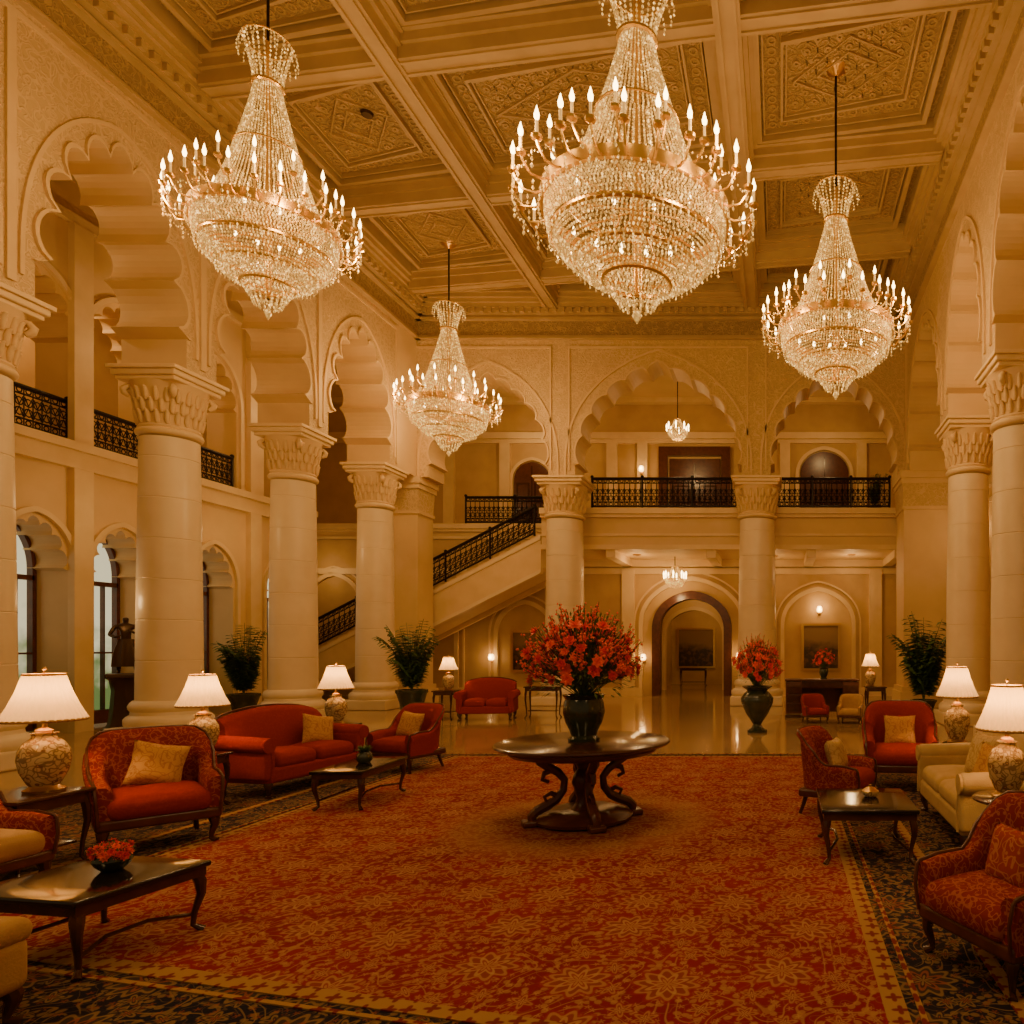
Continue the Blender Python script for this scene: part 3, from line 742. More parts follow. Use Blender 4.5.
# ------------------------------------------------------------ furniture
def cab(b,x,y,h,sx,sy,r=.032,out=.05,n=8):
    k=.707
    b.tube([(x,y,h),(x+sx*out*k*.6,y+sy*out*k*.6,h*.8),(x+sx*out*k*.7,y+sy*out*k*.7,h*.6),(x,y,h*.3),(x-sx*.005,y-sy*.005,h*.1),(x+sx*.03,y+sy*.03,.001)],[r*1.25,r*1.35,r,r*.7,r*.6,r*.95],n)
def sstep(t): t=max(0,min(1,t)); return t*t*(3-2*t)
def armchair(label,loc,rz,fab='red',seatfab='redplain',sc=1,group=None):
    t=thing('armchair',label,'armchair',loc,rz,group,sc)
    W_=.43; pts=[]
    for i in range(7): pts.append((-W_,-.38+.46*i/6))
    for i in range(1,16):
        a=pi-pi*i/16; pts.append((W_*cos(a),.08+.32*sin(a)))
    for i in range(7): pts.append((W_,.08-.46*i/6))
    def hh(y): return .62+.39*sstep((y-.0)/.34)-.03*sstep((-.2-y)/.2)
    def shell(idx,name):
        vs=[];fs=[];m=10
        for i in idx:
            x,y=pts[i]; a=pts[max(0,i-1)]; b=pts[min(len(pts)-1,i+1)]
            tx,ty=b[0]-a[0],b[1]-a[1]; L=math.hypot(tx,ty); nx,ny=-ty/L,tx/L
            if nx*x+ny*(y-.0)<0: nx,ny=-nx,-ny
            H=hh(y); ln=.07*sstep((y)/.35)
            sec=[(0,.27),(.01,.45),(ln*.5+.015,H-.12),(ln+.03,H-.05),(ln+.015,H-.01),(ln-.03,H+.012),(ln-.075,H+.005),(ln-.115,H-.045),(-.115+ln*.4,H-.16),(-.10,.3)]
            for (o,z) in sec: vs.append((x+nx*o,y+ny*o,z))
        for j in range(len(idx)-1):
            for k in range(m-1): fs.append((j*m+k,j*m+k+1,(j+1)*m+k+1,(j+1)*m+k))
        fs.append(tuple(range(m))); fs.append(tuple((len(idx)-1)*m+k for k in reversed(range(m))))
        bm().add(vs,fs).build(name,S[fab],t,ang=1.2)
    shell(list(range(0,8)),'armrest'); shell(list(range(7,22)),'backrest'); shell(list(range(21,29)),'armrest')
    tr=bm(); L=[]
    for i in range(29):
        x,y=pts[i]; ln=.07*sstep(y/.35); r=math.hypot(x,y) or 1
        L.append((x*(1+ln/r),y+(ln if y>.2 else 0),hh(y)+.010))
    tr.tube([(-W_+.02,-.40,.28),(-W_+.01,-.42,.45),(-W_,-.40,.58)]+L+[(W_,-.40,.58),(W_-.01,-.42,.45),(W_-.02,-.40,.28)],.013,6); tr.build('wood_trim',S['woodred'],t)
    f=bm(); f.rbox((0,-.02,.27),(.86,.76,.10),.03); f.build('seat_rail',S['woodred'],t)
    s_=bm(); s_.rbox((0,-.07,.40),(.72,.72,.20),.085,bulge=.05,n=4); s_.build('seat_cushion',S[seatfab],t)
    for sx in (-1,1):
        b=bm(); cab(b,sx*.36,-.33,.26,sx,-1,.034,.04); b.build('leg',S['wood'],t)
        b=bm(); b.tube([(sx*.32,.28,.26),(sx*.33,.32,.12),(sx*.35,.36,.001)],[.032,.026,.02],8); b.build('leg',S['wood'],t)
    return t
def pillow(label,loc,rot,w=.42,fab='pillow'):
    n=14; vs=[];fs=[]
    for sg in (-1,1):
        for i in range(n+1):
            for j in range(n+1):
                u=-1+2*i/n; v=-1+2*j/n
                th=.085*sg*((1-u**4)*(1-v**4))**.6
                x=u*w/2*(1-.10*(1-abs(v))**.7*abs(u)); z=v*w/2*(1-.10*(1-abs(u))**.7*abs(v))
                vs.append((x,th,z))
    m=(n+1)**2
    for i in range(n):
        for j in range(n):
            a=i*(n+1)+j; fs.append((a,a+1,a+n+2,a+n+1)); fs.append((m+a,m+a+n+1,m+a+n+2,m+a+1))
    o=bm().add(vs,fs).build('throw_pillow',S[fab],ang=2.5)
    o.location=loc; o.rotation_euler=rot; tag(o,label,'cushion'); return o
def put(o_loc,rz,p):
    c,s_=cos(rz),sin(rz); return (o_loc[0]+c*p[0]-s_*p[1],o_loc[1]+s_*p[0]+c*p[1],o_loc[2]+p[2])
def sofa(label,loc,rz,L=1.7,fab='red',seat='redplain',n=2,D=.85,sc=1):
    t=thing('sofa',label,'sofa',loc,rz,None,sc)
    b=bm(); b.rbox((0,0,.25),(L-.08,D-.08,.18),.04); b.build('base',S[fab],t)
    b=bm()
    vs=[];fs=[];N=18;m=8
    for i in range(N+1):
        u=-1+2*i/N; x=u*(L/2-.06); H=.86+.12*cos(u*pi/2)**.6 if abs(u)<1 else .86
        y0=D/2-.02; sec=[(y0-.02,.22),(y0,.5),(y0+.05,H-.08),(y0+.03,H),(y0-.06,H+.02),(y0-.13,H-.05),(y0-.17,.6),(y0-.2,.3)]
        vs+=[(x,y,z) for y,z in sec]
    for i in range(N):
        for k in range(m-1): fs.append((i*m+k,i*m+k+1,(i+1)*m+k+1,(i+1)*m+k))
    fs.append(tuple(range(m))); fs.append(tuple(N*m+k for k in reversed(range(m))))
    b.add(vs,fs); b.build('backrest',S[fab],t,ang=1.2)
    b=bm(); b.tube([(x*(L/2-.06),D/2+.0,.885+(.12*cos(x*pi/2)**.6 if abs(x)<1 else 0)) for x in [-1+i/9 for i in range(19)]],.014,6); b.build('wood_trim',S['woodred'],t)
    for sx in (-1,1):
        a=bm(); x=sx*(L/2-.07); a.rbox((x,-.02,.40),(.14,D-.10,.40),.04)
        a.tube([(x+sx*.03,-D/2+.03,.60),(x+sx*.03,-D/2+.06,.60),(x+sx*.03,D/2-.1,.62)],[.07,.095,.095],14); a.build('armrest',S[fab],t,ang=1.2)
        f=bm(); f.lathe([(.001,-.01),(.085,-.01),(.085,.01),(.001,.012)],16,m=Matrix.Translation((x+sx*.03,-D/2+.03,.60))@Matrix.Rotation(pi/2,4,'X')); f.tube([(x,-D/2+.04,.55),(x-sx*.02,-D/2+.03,.38),(x,-D/2+.03,.2)],.018,6); f.build('arm_facing',S[fab],t)
    w=(L-.30)/n
    for i in range(n):
        b=bm(); b.rbox((-L/2+.15+w*(i+.5),-.08,.40),(w-.01,D-.24,.18),.075,bulge=.045,n=4); b.build('seat_cushion',S[seat],t)
    for sx in (-1,1):
        for sy in (-1,1):
            b=bm(); cab(b,sx*(L/2-.1),sy*(D/2-.1),.18,sx,sy,.034,.03); b.build('leg',S['wood'],t)
    return t
def coffee_table(label,loc,rz,w,d,h=.42,top='blacktop'):
    t=thing('coffee_table',label,'table',loc,rz)
    b=bm(); b.rbox((0,0,h-.02),(w,d,.035),.012); b.build('tabletop',S[top],t)
    b=bm(); b.strip([(-w/2+.045,-d/2+.045),(w/2-.045,-d/2+.045),(w/2-.045,d/2-.045),(-w/2+.045,d/2-.045)],[(-w/2+.02,-d/2+.02),(w/2-.02,-d/2+.02),(w/2-.02,d/2-.02),(-w/2+.02,d/2-.02)],'xy',h-.09,h-.037,closed=True); b.build('apron',S['wood'],t,smooth=False)
    for sx in (-1,1):
        for sy in (-1,1):
            b=bm(); cab(b,sx*(w/2-.06),sy*(d/2-.06),h-.05,sx,sy,.024,.045); b.build('leg',S['wood'],t)
    for sx in (-1,1): bm().tube([(sx*(w/2-.07),-d/2+.07,.10),(sx*(w/2-.15),-d*.15,.13),(sx*(w/2-.15),d*.15,.13),(sx*(w/2-.07),d/2-.07,.10)],.012,6).build('stretcher',S['wood'],t)
    return t
def side_table(label,loc,rz,w=.6,h=.6,d=None):
    d=d or w; t=thing('side_table',label,'side table',loc,rz)
    b=bm(); b.rbox((0,0,h-.015),(w,d,.03),.01); b.build('tabletop',S['wood'],t)
    b=bm(); b.strip([(-w/2+.06,-d/2+.06),(w/2-.06,-d/2+.06),(w/2-.06,d/2-.06),(-w/2+.06,d/2-.06)],[(-w/2+.03,-d/2+.03),(w/2-.03,-d/2+.03),(w/2-.03,d/2-.03),(-w/2+.03,d/2-.03)],'xy',h-.11,h-.03,closed=True); b.build('apron',S['wood'],t,smooth=False)
    for sx in (-1,1):
        for sy in (-1,1):
            b=bm(); cab(b,sx*(w/2-.06),sy*(d/2-.06),h-.04,sx,sy,.022,.04); b.build('leg',S['wood'],t)
    b=bm(); b.rbox((0,0,.18),(w-.16,d-.16,.02),.008); b.build('shelf',S['wood'],t)
    return t
def desk(label,loc,w,h,d):
    t=thing('console_desk',label,'desk',loc)
    bm().rbox((0,0,h-.02),(w,d,.04),.012).build('tabletop',S['woodred'],t)
    for sx in (-1,1):
        bm().rbox((sx*(w/2-.22),0,h/2+.02),(.40,d-.06,h-.16),.01).build('pedestal',S['woodred'],t)
        b=bm(); b.rbox((sx*(w/2-.22),0,.03),(.44,d-.02,.06),.01); b.build('foot',S['wood'],t)
        for k in range(3):
            z=.16+k*.23; bm().rbox((sx*(w/2-.22),-d/2+.022,z+.09),(.34,.02,.19),.006).build('drawer',S['wood'],t)
    bm().rbox((0,-d/2+.05,h-.13),(w-.84,.03,.18),.008).build('drawer',S['wood'],t)
    bm().rbox((0,d/2-.06,h/2),(w-.84,.03,h-.2),.008).build('modesty_panel',S['woodred'],t)
def round_side(label,loc,r=.26,h=.6):
    t=thing('round_side_table',label,'side table',loc)
    bm().lathe([(.001,h-.03),(r-.02,h-.03),(r,h-.02),(r,h-.008),(r-.01,h),(.001,h)],28).build('tabletop',S['wood'],t)
    bm().lathe([(.03,.12),(.05,.18),(.03,.25),(.025,.40),(.045,.48),(.03,.54),(.06,h-.03)],16).build('pedestal',S['wood'],t)
    for k in range(3):
        a=k*2*pi/3+.5; b=bm(); b.tube([(.02*cos(a),.02*sin(a),.2),(.10*cos(a),.10*sin(a),.16),(.17*cos(a),.17*sin(a),.06),(.22*cos(a),.22*sin(a),.001)],[.022,.022,.018,.018],8); b.build('leg',S['wood'],t)
    return t
def lamp(label,loc,sc=1,power=16):
    t=thing('table_lamp',label,'table lamp',loc,0,None,sc)
    bm().lathe([(.001,0),(.12,0),(.125,.02),(.10,.035),(.085,.05)],24).build('foot',S['brass'],t)
    bm().lathe([(.085,.05),(.10,.07),(.14,.16),(.155,.25),(.15,.32),(.115,.39),(.075,.42),(.07,.44),(.085,.46),(.001,.46)],32).build('porcelain_body',S['porcelain'],t)
    bm().lathe([(.05,.46),(.055,.48),(.02,.50),(.018,.58),(.03,.59),(.03,.62),(.001,.63)],16).build('neck',S['brass'],t)
    b=bm(); b.lathe([(.243,.555),(.246,.57),(.195,.68),(.155,.79),(.122,.905),(.12,.915)],144,rip=(36,.022)); b.build('lamp_shade',S['shade'],t,ang=2)
    b=bm(); b.lathe([(.246,.55),(.252,.56),(.246,.572)],48); b.f=[f for f in b.f if len(f)<5]; b.build('shade_hem',S['pillow'],t)
    b=bm(); b.lathe([(.121,.905),(.127,.912),(.121,.922)],48); b.f=[f for f in b.f if len(f)<5]; b.build('shade_hem',S['pillow'],t)
    bm().ball((0,0,.70),.032).build('bulb',S['bulb'],t)
    b=bm(); b.tube([(.0,0,.90),(0,0,.95)],.006,6); b.ball((0,0,.96),.015); b.tube([(-.12,0,.905),(.12,0,.905)],.004,4); b.build('finial',S['brass'],t)
    L=lamp_light('lamp_glow',(0,0,.775),power,.04); L.parent=t
    return t
F0=RZ; LPW=26
al=(-5.55,6.22,F0); armchair('red damask armchair with a tan pillow, between the two nearest left lamps',al,math.radians(48),sc=.96)
pillow('tan damask pillow on the red armchair nearest the left lamps',put(al,math.radians(48),(.02,.04,.68)),(math.radians(-18),.25,math.radians(48)),.40)
side_table('dark wooden side table under the nearest left lamp',(-5.84,5.38,F0),0,.60,.6)
lamp('nearest left table lamp with a patterned jar base, beside the red armchair',(-5.76,5.48,F0+.6),1.0,LPW)
side_table('small dark side table between the red armchair and the red sofa',(-6.24,7.52,F0),0,.42,.58)
lamp('second table lamp from the left, standing between armchair and red sofa',(-6.20,7.52,F0+.58),.93,LPW)
sl=(-6.05,8.72,F0); sa=math.radians(80); sofa('red two seat sofa with a tan pillow on the left',sl,sa,1.5,'redplain','redplain',2,.8)
pillow('tan pillow at the far end of the left red sofa',put(sl,sa,(.36,.0,.66)),(math.radians(-18),.2,sa-.3),.40)
coffee_table('small black coffee table in front of the red sofa',(-4.72,7.9,F0),math.radians(4),.55,1.05,.42)
ar=(-5.28,9.95,F0); armchair('red armchair with a tan pillow at the far left, right of the third lamp',ar,math.radians(-18),'redplain','redplain',sc=.88)
pillow('tan pillow on the far left red armchair',put(ar,math.radians(-18),(0,.03,.62)),(math.radians(-18),.1,math.radians(-18)),.38)
side_table('dark side table under the third left lamp, behind the sofa end',(-6.48,10.25,F0),0,.46,.6)
lamp('third left table lamp between the red sofa and the far armchair',(-6.50,10.25,F0+.6),.93,LPW)
ft=(-3.95,4.02,F0); coffee_table('black glass topped coffee table with curved legs, front left',ft,math.radians(-9),.78,.74,.42)
le=(-5.60,4.72,F0); armchair('ochre seated armchair with red back cut by the left edge',le,math.radians(86),'red','ochre',.86)
pillow('rust pillow in the armchair at the left edge',put(le,math.radians(86),(.0,.06,.60)),(math.radians(-18),0,math.radians(86)),.36,'pillowred')
t=thing('ottoman','ochre upholstered ottoman in the bottom left corner','ottoman',(-3.80,2.97,F0))
bm().rbox((0,0,.27),(.62,.62,.26),.06).build('base',S['ochre'],t); bm().rbox((0,0,.42),(.64,.64,.12),.055,bulge=.02).build('cushion',S['ochre'],t)
for sx in (-1,1):
    for sy in (-1,1): b=bm(); cab(b,sx*.25,sy*.25,.16,sx,sy,.03,.02); b.build('leg',S['wood'],t)
rc=(.60,7.45,F0); armchair('small red side armchair facing right, left of the cream cushion',rc,math.radians(68),'red','redplain',.84)
pillow('cream pillow on the small red armchair facing right',put(rc,math.radians(68),(0,.0,.58)),(math.radians(-18),0,math.radians(68)),.36,'pillowcream')
rr=(1.50,8.75,F0); armchair('red armchair with a tan pillow facing the camera, left of the right lamp',rr,math.radians(-6),'redplain','redplain',1.0)
pillow('tan pillow on the red armchair facing the camera on the right',put(rr,math.radians(-6),(0,.03,.68)),(math.radians(-18),0,math.radians(-6)),.40)
coffee_table('square dark coffee table on the right in front of the cream sofa',(.72,5.98,F0),0,.78,.88,.44)
sr=(1.87,6.62,F0); sofa('cream gold sofa on the right with patterned pillows',sr,math.radians(-90),1.8,'cream','cream',2,.85)
pillow('large cream damask pillow on the cream sofa',put(sr,math.radians(-90),(.0,.06,.70)),(math.radians(-18),0,math.radians(-70)),.44,'pillowcream')
pillow('tan pillow at the near end of the cream sofa',put(sr,math.radians(-90),(.50,.0,.66)),(math.radians(-20),.2,math.radians(-50)),.40,'pillow')
round_side('round dark side table under the nearest right lamp',(1.70,5.18,F0),.27,.62)
lamp('nearest right table lamp cut by the right edge',(1.68,5.18,F0+.62),.90,LPW)
round_side('dark side table behind the cream sofa under the second right lamp',(2.12,8.1,F0),.24,.62)
lamp('second right table lamp, right of the red armchair',(2.05,8.1,F0+.62),.96,LPW)
rf=(1.25,3.85,F0); armchair('patterned red armchair in the bottom right corner',rf,math.radians(-62),'red','red',.84)
pillow('rust patterned pillow on the bottom right armchair',put(rf,math.radians(-62),(0,.05,.56)),(math.radians(-18),0,math.radians(-62)),.34,'pillowred')
# ------------------------------------------------------------ centre table
t=thing('pedestal_table','large round mahogany pedestal table in the middle of the rug','table',(-1.96,7.0,F0))
bm().lathe([(.001,.745),(.80,.745),(.835,.755),(.85,.77),(.845,.785),(.82,.795),(.001,.795)],72).build('tabletop',S['wood'],t)
bm().lathe([(.001,.66),(.54,.66),(.70,.68),(.73,.71),(.73,.745)],64).build('apron',S['woodred'],t)
bm().lathe([(.001,.05),(.13,.05),(.15,.10),(.10,.15),(.07,.22),(.09,.30),(.12,.38),(.10,.46),(.06,.52),(.09,.58),(.16,.66)],24).build('column',S['woodred'],t)
bm().lathe([(.001,.0),(.42,.0),(.47,.02),(.48,.05),(.44,.08),(.36,.10),(.33,.12),(.001,.12)],48).build('plinth',S['woodred'],t)
for k in range(4):
    a=k*pi/2+.5; ca,sa_=cos(a),sin(a)
    b=bm(); b.tube([(r*ca,r*sa_,z) for r,z in ((.44,.69),(.42,.62),(.34,.56),(.25,.50),(.19,.42),(.20,.32),(.27,.23),(.36,.18),(.45,.14),(.50,.09),(.50,.03))],[.046,.050,.046,.042,.038,.038,.044,.050,.050,.046,.034],8)
    b.tube([(r*ca,r*sa_,z) for r,z in ((.30,.53),(.38,.50),(.40,.44),(.34,.41))],[.03,.028,.022,.018],6)
    b.tube([(r*ca,r*sa_,z) for r,z in ((.24,.26),(.32,.30),(.38,.27),(.36,.22))],[.026,.024,.02,.016],6); b.build('scroll_leg',S['woodred'],t)
    b=bm(); b.rbox((.51*ca,.51*sa_,.03),(.16,.16,.06),.02,rz=a); b.build('foot',S['woodred'],t)
# ------------------------------------------------------------ plants and flowers
def blossom_mesh(mt,name='blossom'):
    b=bm()
    for ring,(n,r,zz) in enumerate(((7,1.0,.25),(6,.7,.55),(4,.4,.8))):
        for k in range(n):
            a=2*pi*(k+.4*ring)/n; c,s_=cos(a),sin(a); w=.36*r
            b.add([(0,0,0),(r*.55*c-w*s_,r*.55*s_+w*c,zz*.6),(r*c,r*s_,zz),(r*.55*c+w*s_,r*.55*s_-w*c,zz*.6)],[(0,1,2,3)])
    me=bpy.data.meshes.new(name); me.from_pydata(b.v,[],b.f); me.materials.append(S[mt]); return me
BL=[blossom_mesh('petal'),blossom_mesh('petal2')]
def leafq(b,p,d,L,w):
    d=Vector(d).normalized(); u=d.cross(Vector((0,0,1))); u=u.normalized() if u.length>.01 else Vector((1,0,0))
    p=Vector(p); m=p+d*L*.5; e=p+d*L-Vector((0,0,L*.12))
    b.add([p,m+u*w,e,m-u*w],[(0,1,2,3)])
def bouquet(label,loc,rx,rz_,n,bs,zc,spk=60):
    t=thing('flower_bouquet',label,'flowers',loc); rn=random.Random(n)
    stem=bm(); lf=bm(); bud=bm()
    for i in range(n):
        u=1-(i+.5)/n*1.5; a=i*2.399963+rn.uniform(-.2,.2)
        q=math.sqrt(max(0,1-u*u)); f=rn.uniform(.6,1.0)
        p=Vector((rx*q*cos(a)*f,rx*q*sin(a)*f,zc+rz_*u*f))
        o=bpy.data.objects.new('blossom',BL[i%2]); COL.objects.link(o); o.parent=t; o.location=p
        k=bs*rn.uniform(.7,1.2); o.scale=(k,k,k)
        d=(p-Vector((0,0,zc-.3*rz_))).normalized(); o.rotation_euler=d.to_track_quat('Z','Y').to_euler()
        stem.tube([(0,0,0),p*.5+Vector((0,0,.06)),p],.004,4)
    for i in range(n*14):
        u=rn.uniform(-.75,1); a=rn.uniform(0,2*pi); q=math.sqrt(1-u*u); f=rn.uniform(.3,1.0)
        p=Vector((rx*q*cos(a)*f,rx*q*sin(a)*f,zc+rz_*u*f)); d=Vector((q*cos(a),q*sin(a),u+.5+rn.uniform(-.4,.4)))
        leafq(lf,p,d,rx*rn.uniform(.08,.18),rx*.024)
    for i in range(spk):
        a=rn.uniform(0,2*pi); e=rn.uniform(-.2,1.5); g=rn.uniform(.75,1.1); p=Vector((rx*1.04*g*cos(a)*cos(e),rx*1.04*g*sin(a)*cos(e),zc+rz_*1.2*g*sin(e)))
        stem.tube([(0,0,zc*.3),p*.6,p],.004,4)
        for q in range(9):
            w=p*(.72+.035*q); r=rx*.036*(1.15-q*.07)
            bud.octa(tuple(w+Vector((rn.uniform(-1,1),rn.uniform(-1,1),rn.uniform(-.6,.6)))*rx*.045),r,r*1.1)
    stem.build('stems',S['leaf2'],t); lf.build('leaves',S['leaf2'],t,smooth=False)
    b=bud.build('buds',S['petal2'],t,smooth=False); b['kind']='stuff'
    return t
def urn(label,loc,sc,prof_,cat='vase',name='flower_vase'):
    t=thing(name,label,cat,loc,0,None,sc)
    bm().lathe(prof_,36).build('body',S['vase'],t)
    r=prof_[-3][0]; z=prof_[-3][1]
    bm().tube([(r*cos(k*pi/16),r*sin(k*pi/16),z) for k in range(32)],.016,6,closed=True).build('rim',S['vase'],t)
    return t
vp=[(.001,0),(.16,0),(.165,.03),(.13,.06),(.15,.12),(.19,.20),(.215,.30),(.205,.40),(.19,.44),(.215,.475),(.22,.485),(.17,.47),(.16,.40),(.001,.38)]
urn('dark green glazed vase on the round centre table',(-1.96,7.0,F0+.795),.95,vp)
bouquet('large bouquet of red blossoms on the round centre table',(-1.96,7.0,F0+.795+.40),.58,.46,98,.072,.40,150)
up=[(.001,0),(.17,0),(.17,.05),(.10,.09),(.07,.16),(.10,.22),(.19,.38),(.27,.60),(.28,.70),(.22,.80),(.17,.86),(.25,.93),(.26,.95),(.19,.93),(.15,.85),(.001,.8)]
urn('dark footed urn with red flowers standing on the marble floor by the right column',(-.47,14.4,0),(1.2,1.2,1.0),up,'vase','floor_urn')
bouquet('red flower arrangement in the dark floor urn by the right column',(-.47,14.4,.86),.50,.52,80,.08,.5,110)
def palm(label,loc,H,potr=.28,poth=.55,n=20,spr=1.0):
    t=thing('potted_palm',label,'plant',loc); rn=random.Random(int(H*100)+n)
    bm().lathe([(.001,0),(potr*.6,0),(potr*.65,.04),(potr*.8,poth*.5),(potr,poth*.85),(potr*1.08,poth*.9),(potr*1.08,poth),(potr*.92,poth),(potr*.9,poth*.9),(.001,poth*.88)],28).build('pot',S['vase'],t)
    f=bm(); st_=bm()
    for i in range(n):
        a=i*2.4+rn.uniform(-.2,.2); L=(H-poth)*rn.uniform(.42,1.05); sp=rn.uniform(.08,.40)*spr
        pts=[]
        for k in range(9):
            u=k/8; r=sp*L*(u**1.3)*1.0; z=poth*.9+L*(u-.3*sp*2*u*u*u)
            pts.append(Vector((r*cos(a),r*sin(a),z)))
        st_.tube(pts,[.012]*4+[.008]*3+[.005]*2,4)
        for k in range(4,22):
            u=k/22*8; i0=min(7,int(u)); p=pts[i0].lerp(pts[i0+1],u-i0); d=(pts[i0+1]-pts[i0]).normalized(); sd=d.cross(Vector((0,0,1))); sd=sd.normalized() if sd.length>.01 else Vector((1,0,0))
            for sg in (-1,1): leafq(f,p,sd*sg+d*.5+Vector((0,0,-.5+rn.uniform(-.2,.2))),(H-poth)*.16*(1.1-abs(k/22-.5)),(H-poth)*.022)
    st_.build('stems',S['leaf2'],t); f.build('fronds',S['leaf'],t,smooth=False)
palm('potted palm between the two nearest full columns on the left',(-13.25,17.3,0),2.55,.32,.6,34)
palm('potted palm in front of the left corner pier near the staircase',(-9.1,17.3,0),2.65,.34,.7,38,1.15)
palm('leafy potted palm beside the right corner pier',(3.55,17.3,0),2.75,.3,.45,44,1.1)
palm('small dark plant on the mezzanine behind the right railing',(3.2,23.6,6.1),1.7,.22,.4,18)
t=thing('flower_bowl','dark round bowl on the front left coffee table','bowl',(-3.93,4.12,F0+.421))
bm().lathe([(.001,0),(.05,0),(.08,.03),(.095,.06),(.085,.09),(.075,.085),(.001,.05)],24).build('body',S['vase'],t)
bouquet('small bunch of red flowers in the bowl on the front left coffee table',(-3.93,4.12,F0+.49),.11,.055,40,.030,.035,20)
t=thing('glass_vase','small green vase with leaves on the coffee table by the red sofa','vase',(-4.72,7.95,F0+.421))
bm().lathe([(.001,0),(.06,0),(.085,.04),(.08,.09),(.05,.12),(.06,.14),(.04,.13),(.001,.1)],20).build('body',S['vase'],t)
b=bm()
for i in range(40):
    a=i*2.4; leafq(b,(0,0,.10),(cos(a),sin(a),.6+(i%5)*.3),.13,.016)
b.build('leaves',S['leaf2'],t,smooth=False)
t=thing('glass_dish','small clear dish on the right coffee table','dish',(.78,6.05,F0+.441))
bm().lathe([(.001,0),(.05,0),(.07,.02),(.075,.05),(.065,.05),(.06,.02),(.001,.01)],20).build('body',S['porcelain'],t)
bm().lathe([(.07,.05),(.04,.075),(.012,.085),(.014,.10),(.001,.105)],20).build('lid',S['brass'],t)
# ------------------------------------------------------------ statue
t=thing('bronze_statue','dark bronze figure on a tall pedestal beside the left windows','statue',(-12.85,13.75,0),math.radians(40),None,1.12)
b=bm(); b.rbox((0,0,.08),(.60,.60,.16),.02); b.lathe([(.28,.16),(.24,.22),(.21,.5),(.19,.80),(.22,.98),(.27,1.02)],8); b.rbox((0,0,1.06),(.52,.52,.08),.02); b.build('pedestal',S['bronze'],t)
me=bpy.data.meshes.new('figure')
J=[(0,0,.50,.085),(0,0,.60,.065),(0,-.01,.72,.085),(0,0,.82,.075),(0,0,.88,.032),(0,-.01,.925,.045),(0,-.02,.985,.05),
 (-.14,0,.82,.038),(-.21,-.02,.67,.030),(-.12,-.16,.63,.024),(-.05,-.19,.67,.018),
 (.14,0,.82,.038),(.20,-.05,.67,.030),(.13,-.17,.70,.022),(.06,-.20,.75,.018),
 (-.07,0,.44,.065),(-.09,-.05,.25,.048),(-.09,0,.05,.030),(-.09,-.08,.02,.024),
 (.08,0,.44,.065),(.14,-.12,.30,.048),(.13,-.02,.08,.030),(.14,-.10,.03,.024)]
E=[(0,1),(1,2),(2,3),(3,4),(4,5),(5,6),(3,7),(7,8),(8,9),(9,10),(3,11),(11,12),(12,13),(13,14),(0,15),(15,16),(16,17),(17,18),(0,19),(19,20),(20,21),(21,22)]
me.from_pydata([j[:3] for j in J],E,[]); fo=bpy.data.objects.new('figure',me); COL.objects.link(fo); fo.parent=t; fo.location=(0,0,1.1); me.materials.append(S['bronze'])
sk=fo.modifiers.new('skin','SKIN')
for i,j in enumerate(J):
    try:
        me.skin_vertices[0].data[i].radius=(j[3],j[3])
        me.skin_vertices[0].data[i].use_root=(i==0)
    except Exception: pass
ss=fo.modifiers.new('sub','SUBSURF'); ss.levels=2; ss.render_levels=2
b=bm(); b.lathe([(.10,.60),(.12,.52),(.15,.42),(.18,.26),(.19,.12)],24,rip=(7,.10)); b.build('robe',S['bronze'],t,loc=(0,0,1.1))
# ------------------------------------------------------------ far seating
sofa('small red sofa under the staircase beyond the marble floor',(-7.05,16.9,0),math.radians(10),1.3,'redplain','redplain',2,.75)
side_table('far dark side table under the lamp left of the small red sofa',(-8.1,17.0,0),0,.5,.7)
lamp('small far table lamp under the staircase, left of the small red sofa',(-8.05,17.0,.7),.88,LPW)
side_table('far dark console beside the small red sofa, left of the bouquet',(-5.85,17.3,0),0,.85,.78,.4)
desk('wide red brown desk below the framed picture on the right',(1.05,17.6,0),1.85,.95,.6)
side_table('far dark side table under the small lamp on the right',(2.30,16.9,0),0,.5,.8)
lamp('small far table lamp right of the red brown desk',(2.18,16.9,.8),.86,LPW)
armchair('far red armchair in front of the desk, left one',(.80,16.2,0),math.radians(15),'redplain','redplain',.64)
armchair('far ochre armchair in front of the desk, right one',(1.62,16.1,0),math.radians(-15),'ochre','ochre',.64)
urn('small dark vase on the desk on the right',(1.1,17.6,.95),.55,vp)
bouquet('small red bouquet on the desk on the right',(1.1,17.6,1.17),.28,.26,36,.06,.25,30)
side_table('dark table at the far end of the corridor',(-3.9,31.5,0),0,1.2,.8,.5)
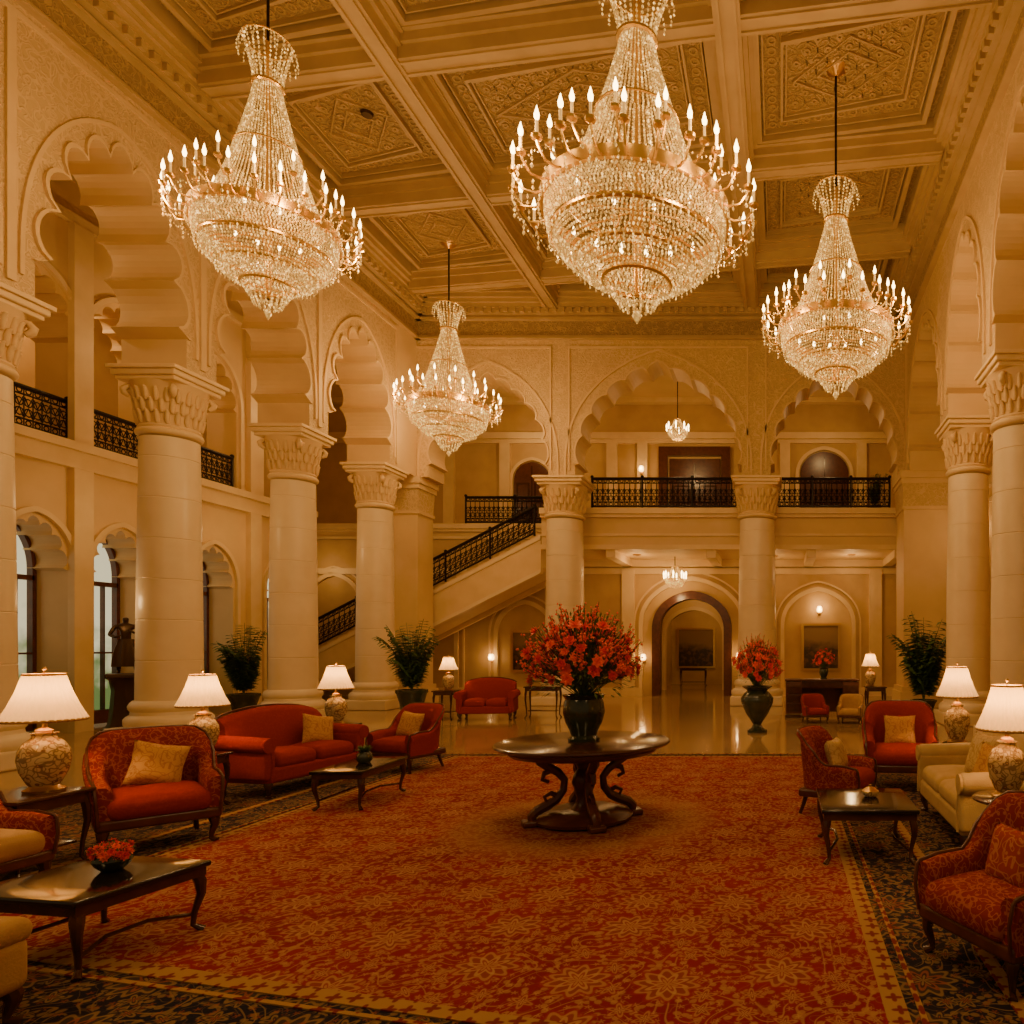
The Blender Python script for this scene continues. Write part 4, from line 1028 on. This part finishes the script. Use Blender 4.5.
def downlight(label,x,y,z):
    t=thing('downlight',label,'ceiling light',(x,y,z)); bm().lathe([(.14,0),(.14,-.02),(.09,-.02),(.09,-.01)],20).build('rim',S['brass'],t); bm().lathe([(.001,-.006),(.085,-.006)],20).build('lens',S['bulb'],t)
downlight('recessed downlight in the mezzanine soffit left of the small chandelier',-4.8,23.5,4.85)
downlight('recessed downlight in the mezzanine soffit over the right seating',2.4,23.5,4.85)
downlight('recessed downlight in the mezzanine soffit right of the doorway',-.2,23.8,4.85)
t=tag(bm().lathe([(.001,-.05),(.10,-.05),(.12,0)],20).build('smoke_detector',S['bronze']),'small dark round ceiling fitting between the left beams','detector'); t.location=(-8.2,13.9,12.35)
# ------------------------------------------------------------ lights: fixtures and added fill
for (x,y,z,p) in ((-4.8,23.5,4.3,26),(2.4,23.5,4.3,28),(-.2,23.8,4.2,16),(-3.6,24.2,3.5,26),(-3.6,24.8,8.9,70),(1.7,25.0,9.6,60),(-9.5,26.0,9.6,50),
                  (-3.2,27,3.6,24),(-3.2,31,3.6,34),(-13.3,12,8.5,36),(-13.3,16,8.5,38),(-13.3,20,8.5,38),(-12.9,14.6,4.6,24),(-13,18.5,4.6,26),(-16,15,9.5,100),
                  (-13,23,8,42),(-10,23.6,3.4,22),(-16,24,4.5,22),(5.2,14,8,26),(5.2,19,5,18),(1.4,24.6,3.2,8),(-12.2,12.6,2.6,14),  # last point added to light the statue; no fixture
                  (-5.5,2.0,5.0,190),(0.5,2.5,5.0,190),(-2,14.5,5.2,70),(-7,13.5,5.0,70)):  # first pair: unseen fill added to brighten the foreground; no fixture
    lamp_light('hall_glow_and_fill',(x,y,z),p,.3 if p>100 else .12)
w=bpy.data.worlds.new('world'); bpy.context.scene.world=w; w.use_nodes=True
w.node_tree.nodes['Background'].inputs[0].default_value=(1,.63,.29,1); w.node_tree.nodes['Background'].inputs[1].default_value=.2
cam=bpy.data.cameras.new('camera'); co=bpy.data.objects.new('camera',cam); COL.objects.link(co)
co.location=(0,0,1.75); co.rotation_euler=(pi/2,0,0); cam.sensor_width=36; cam.lens=700/1024*36
cam.shift_x=-.2617; cam.shift_y=.1318; cam.clip_end=200
bpy.context.scene.camera=co
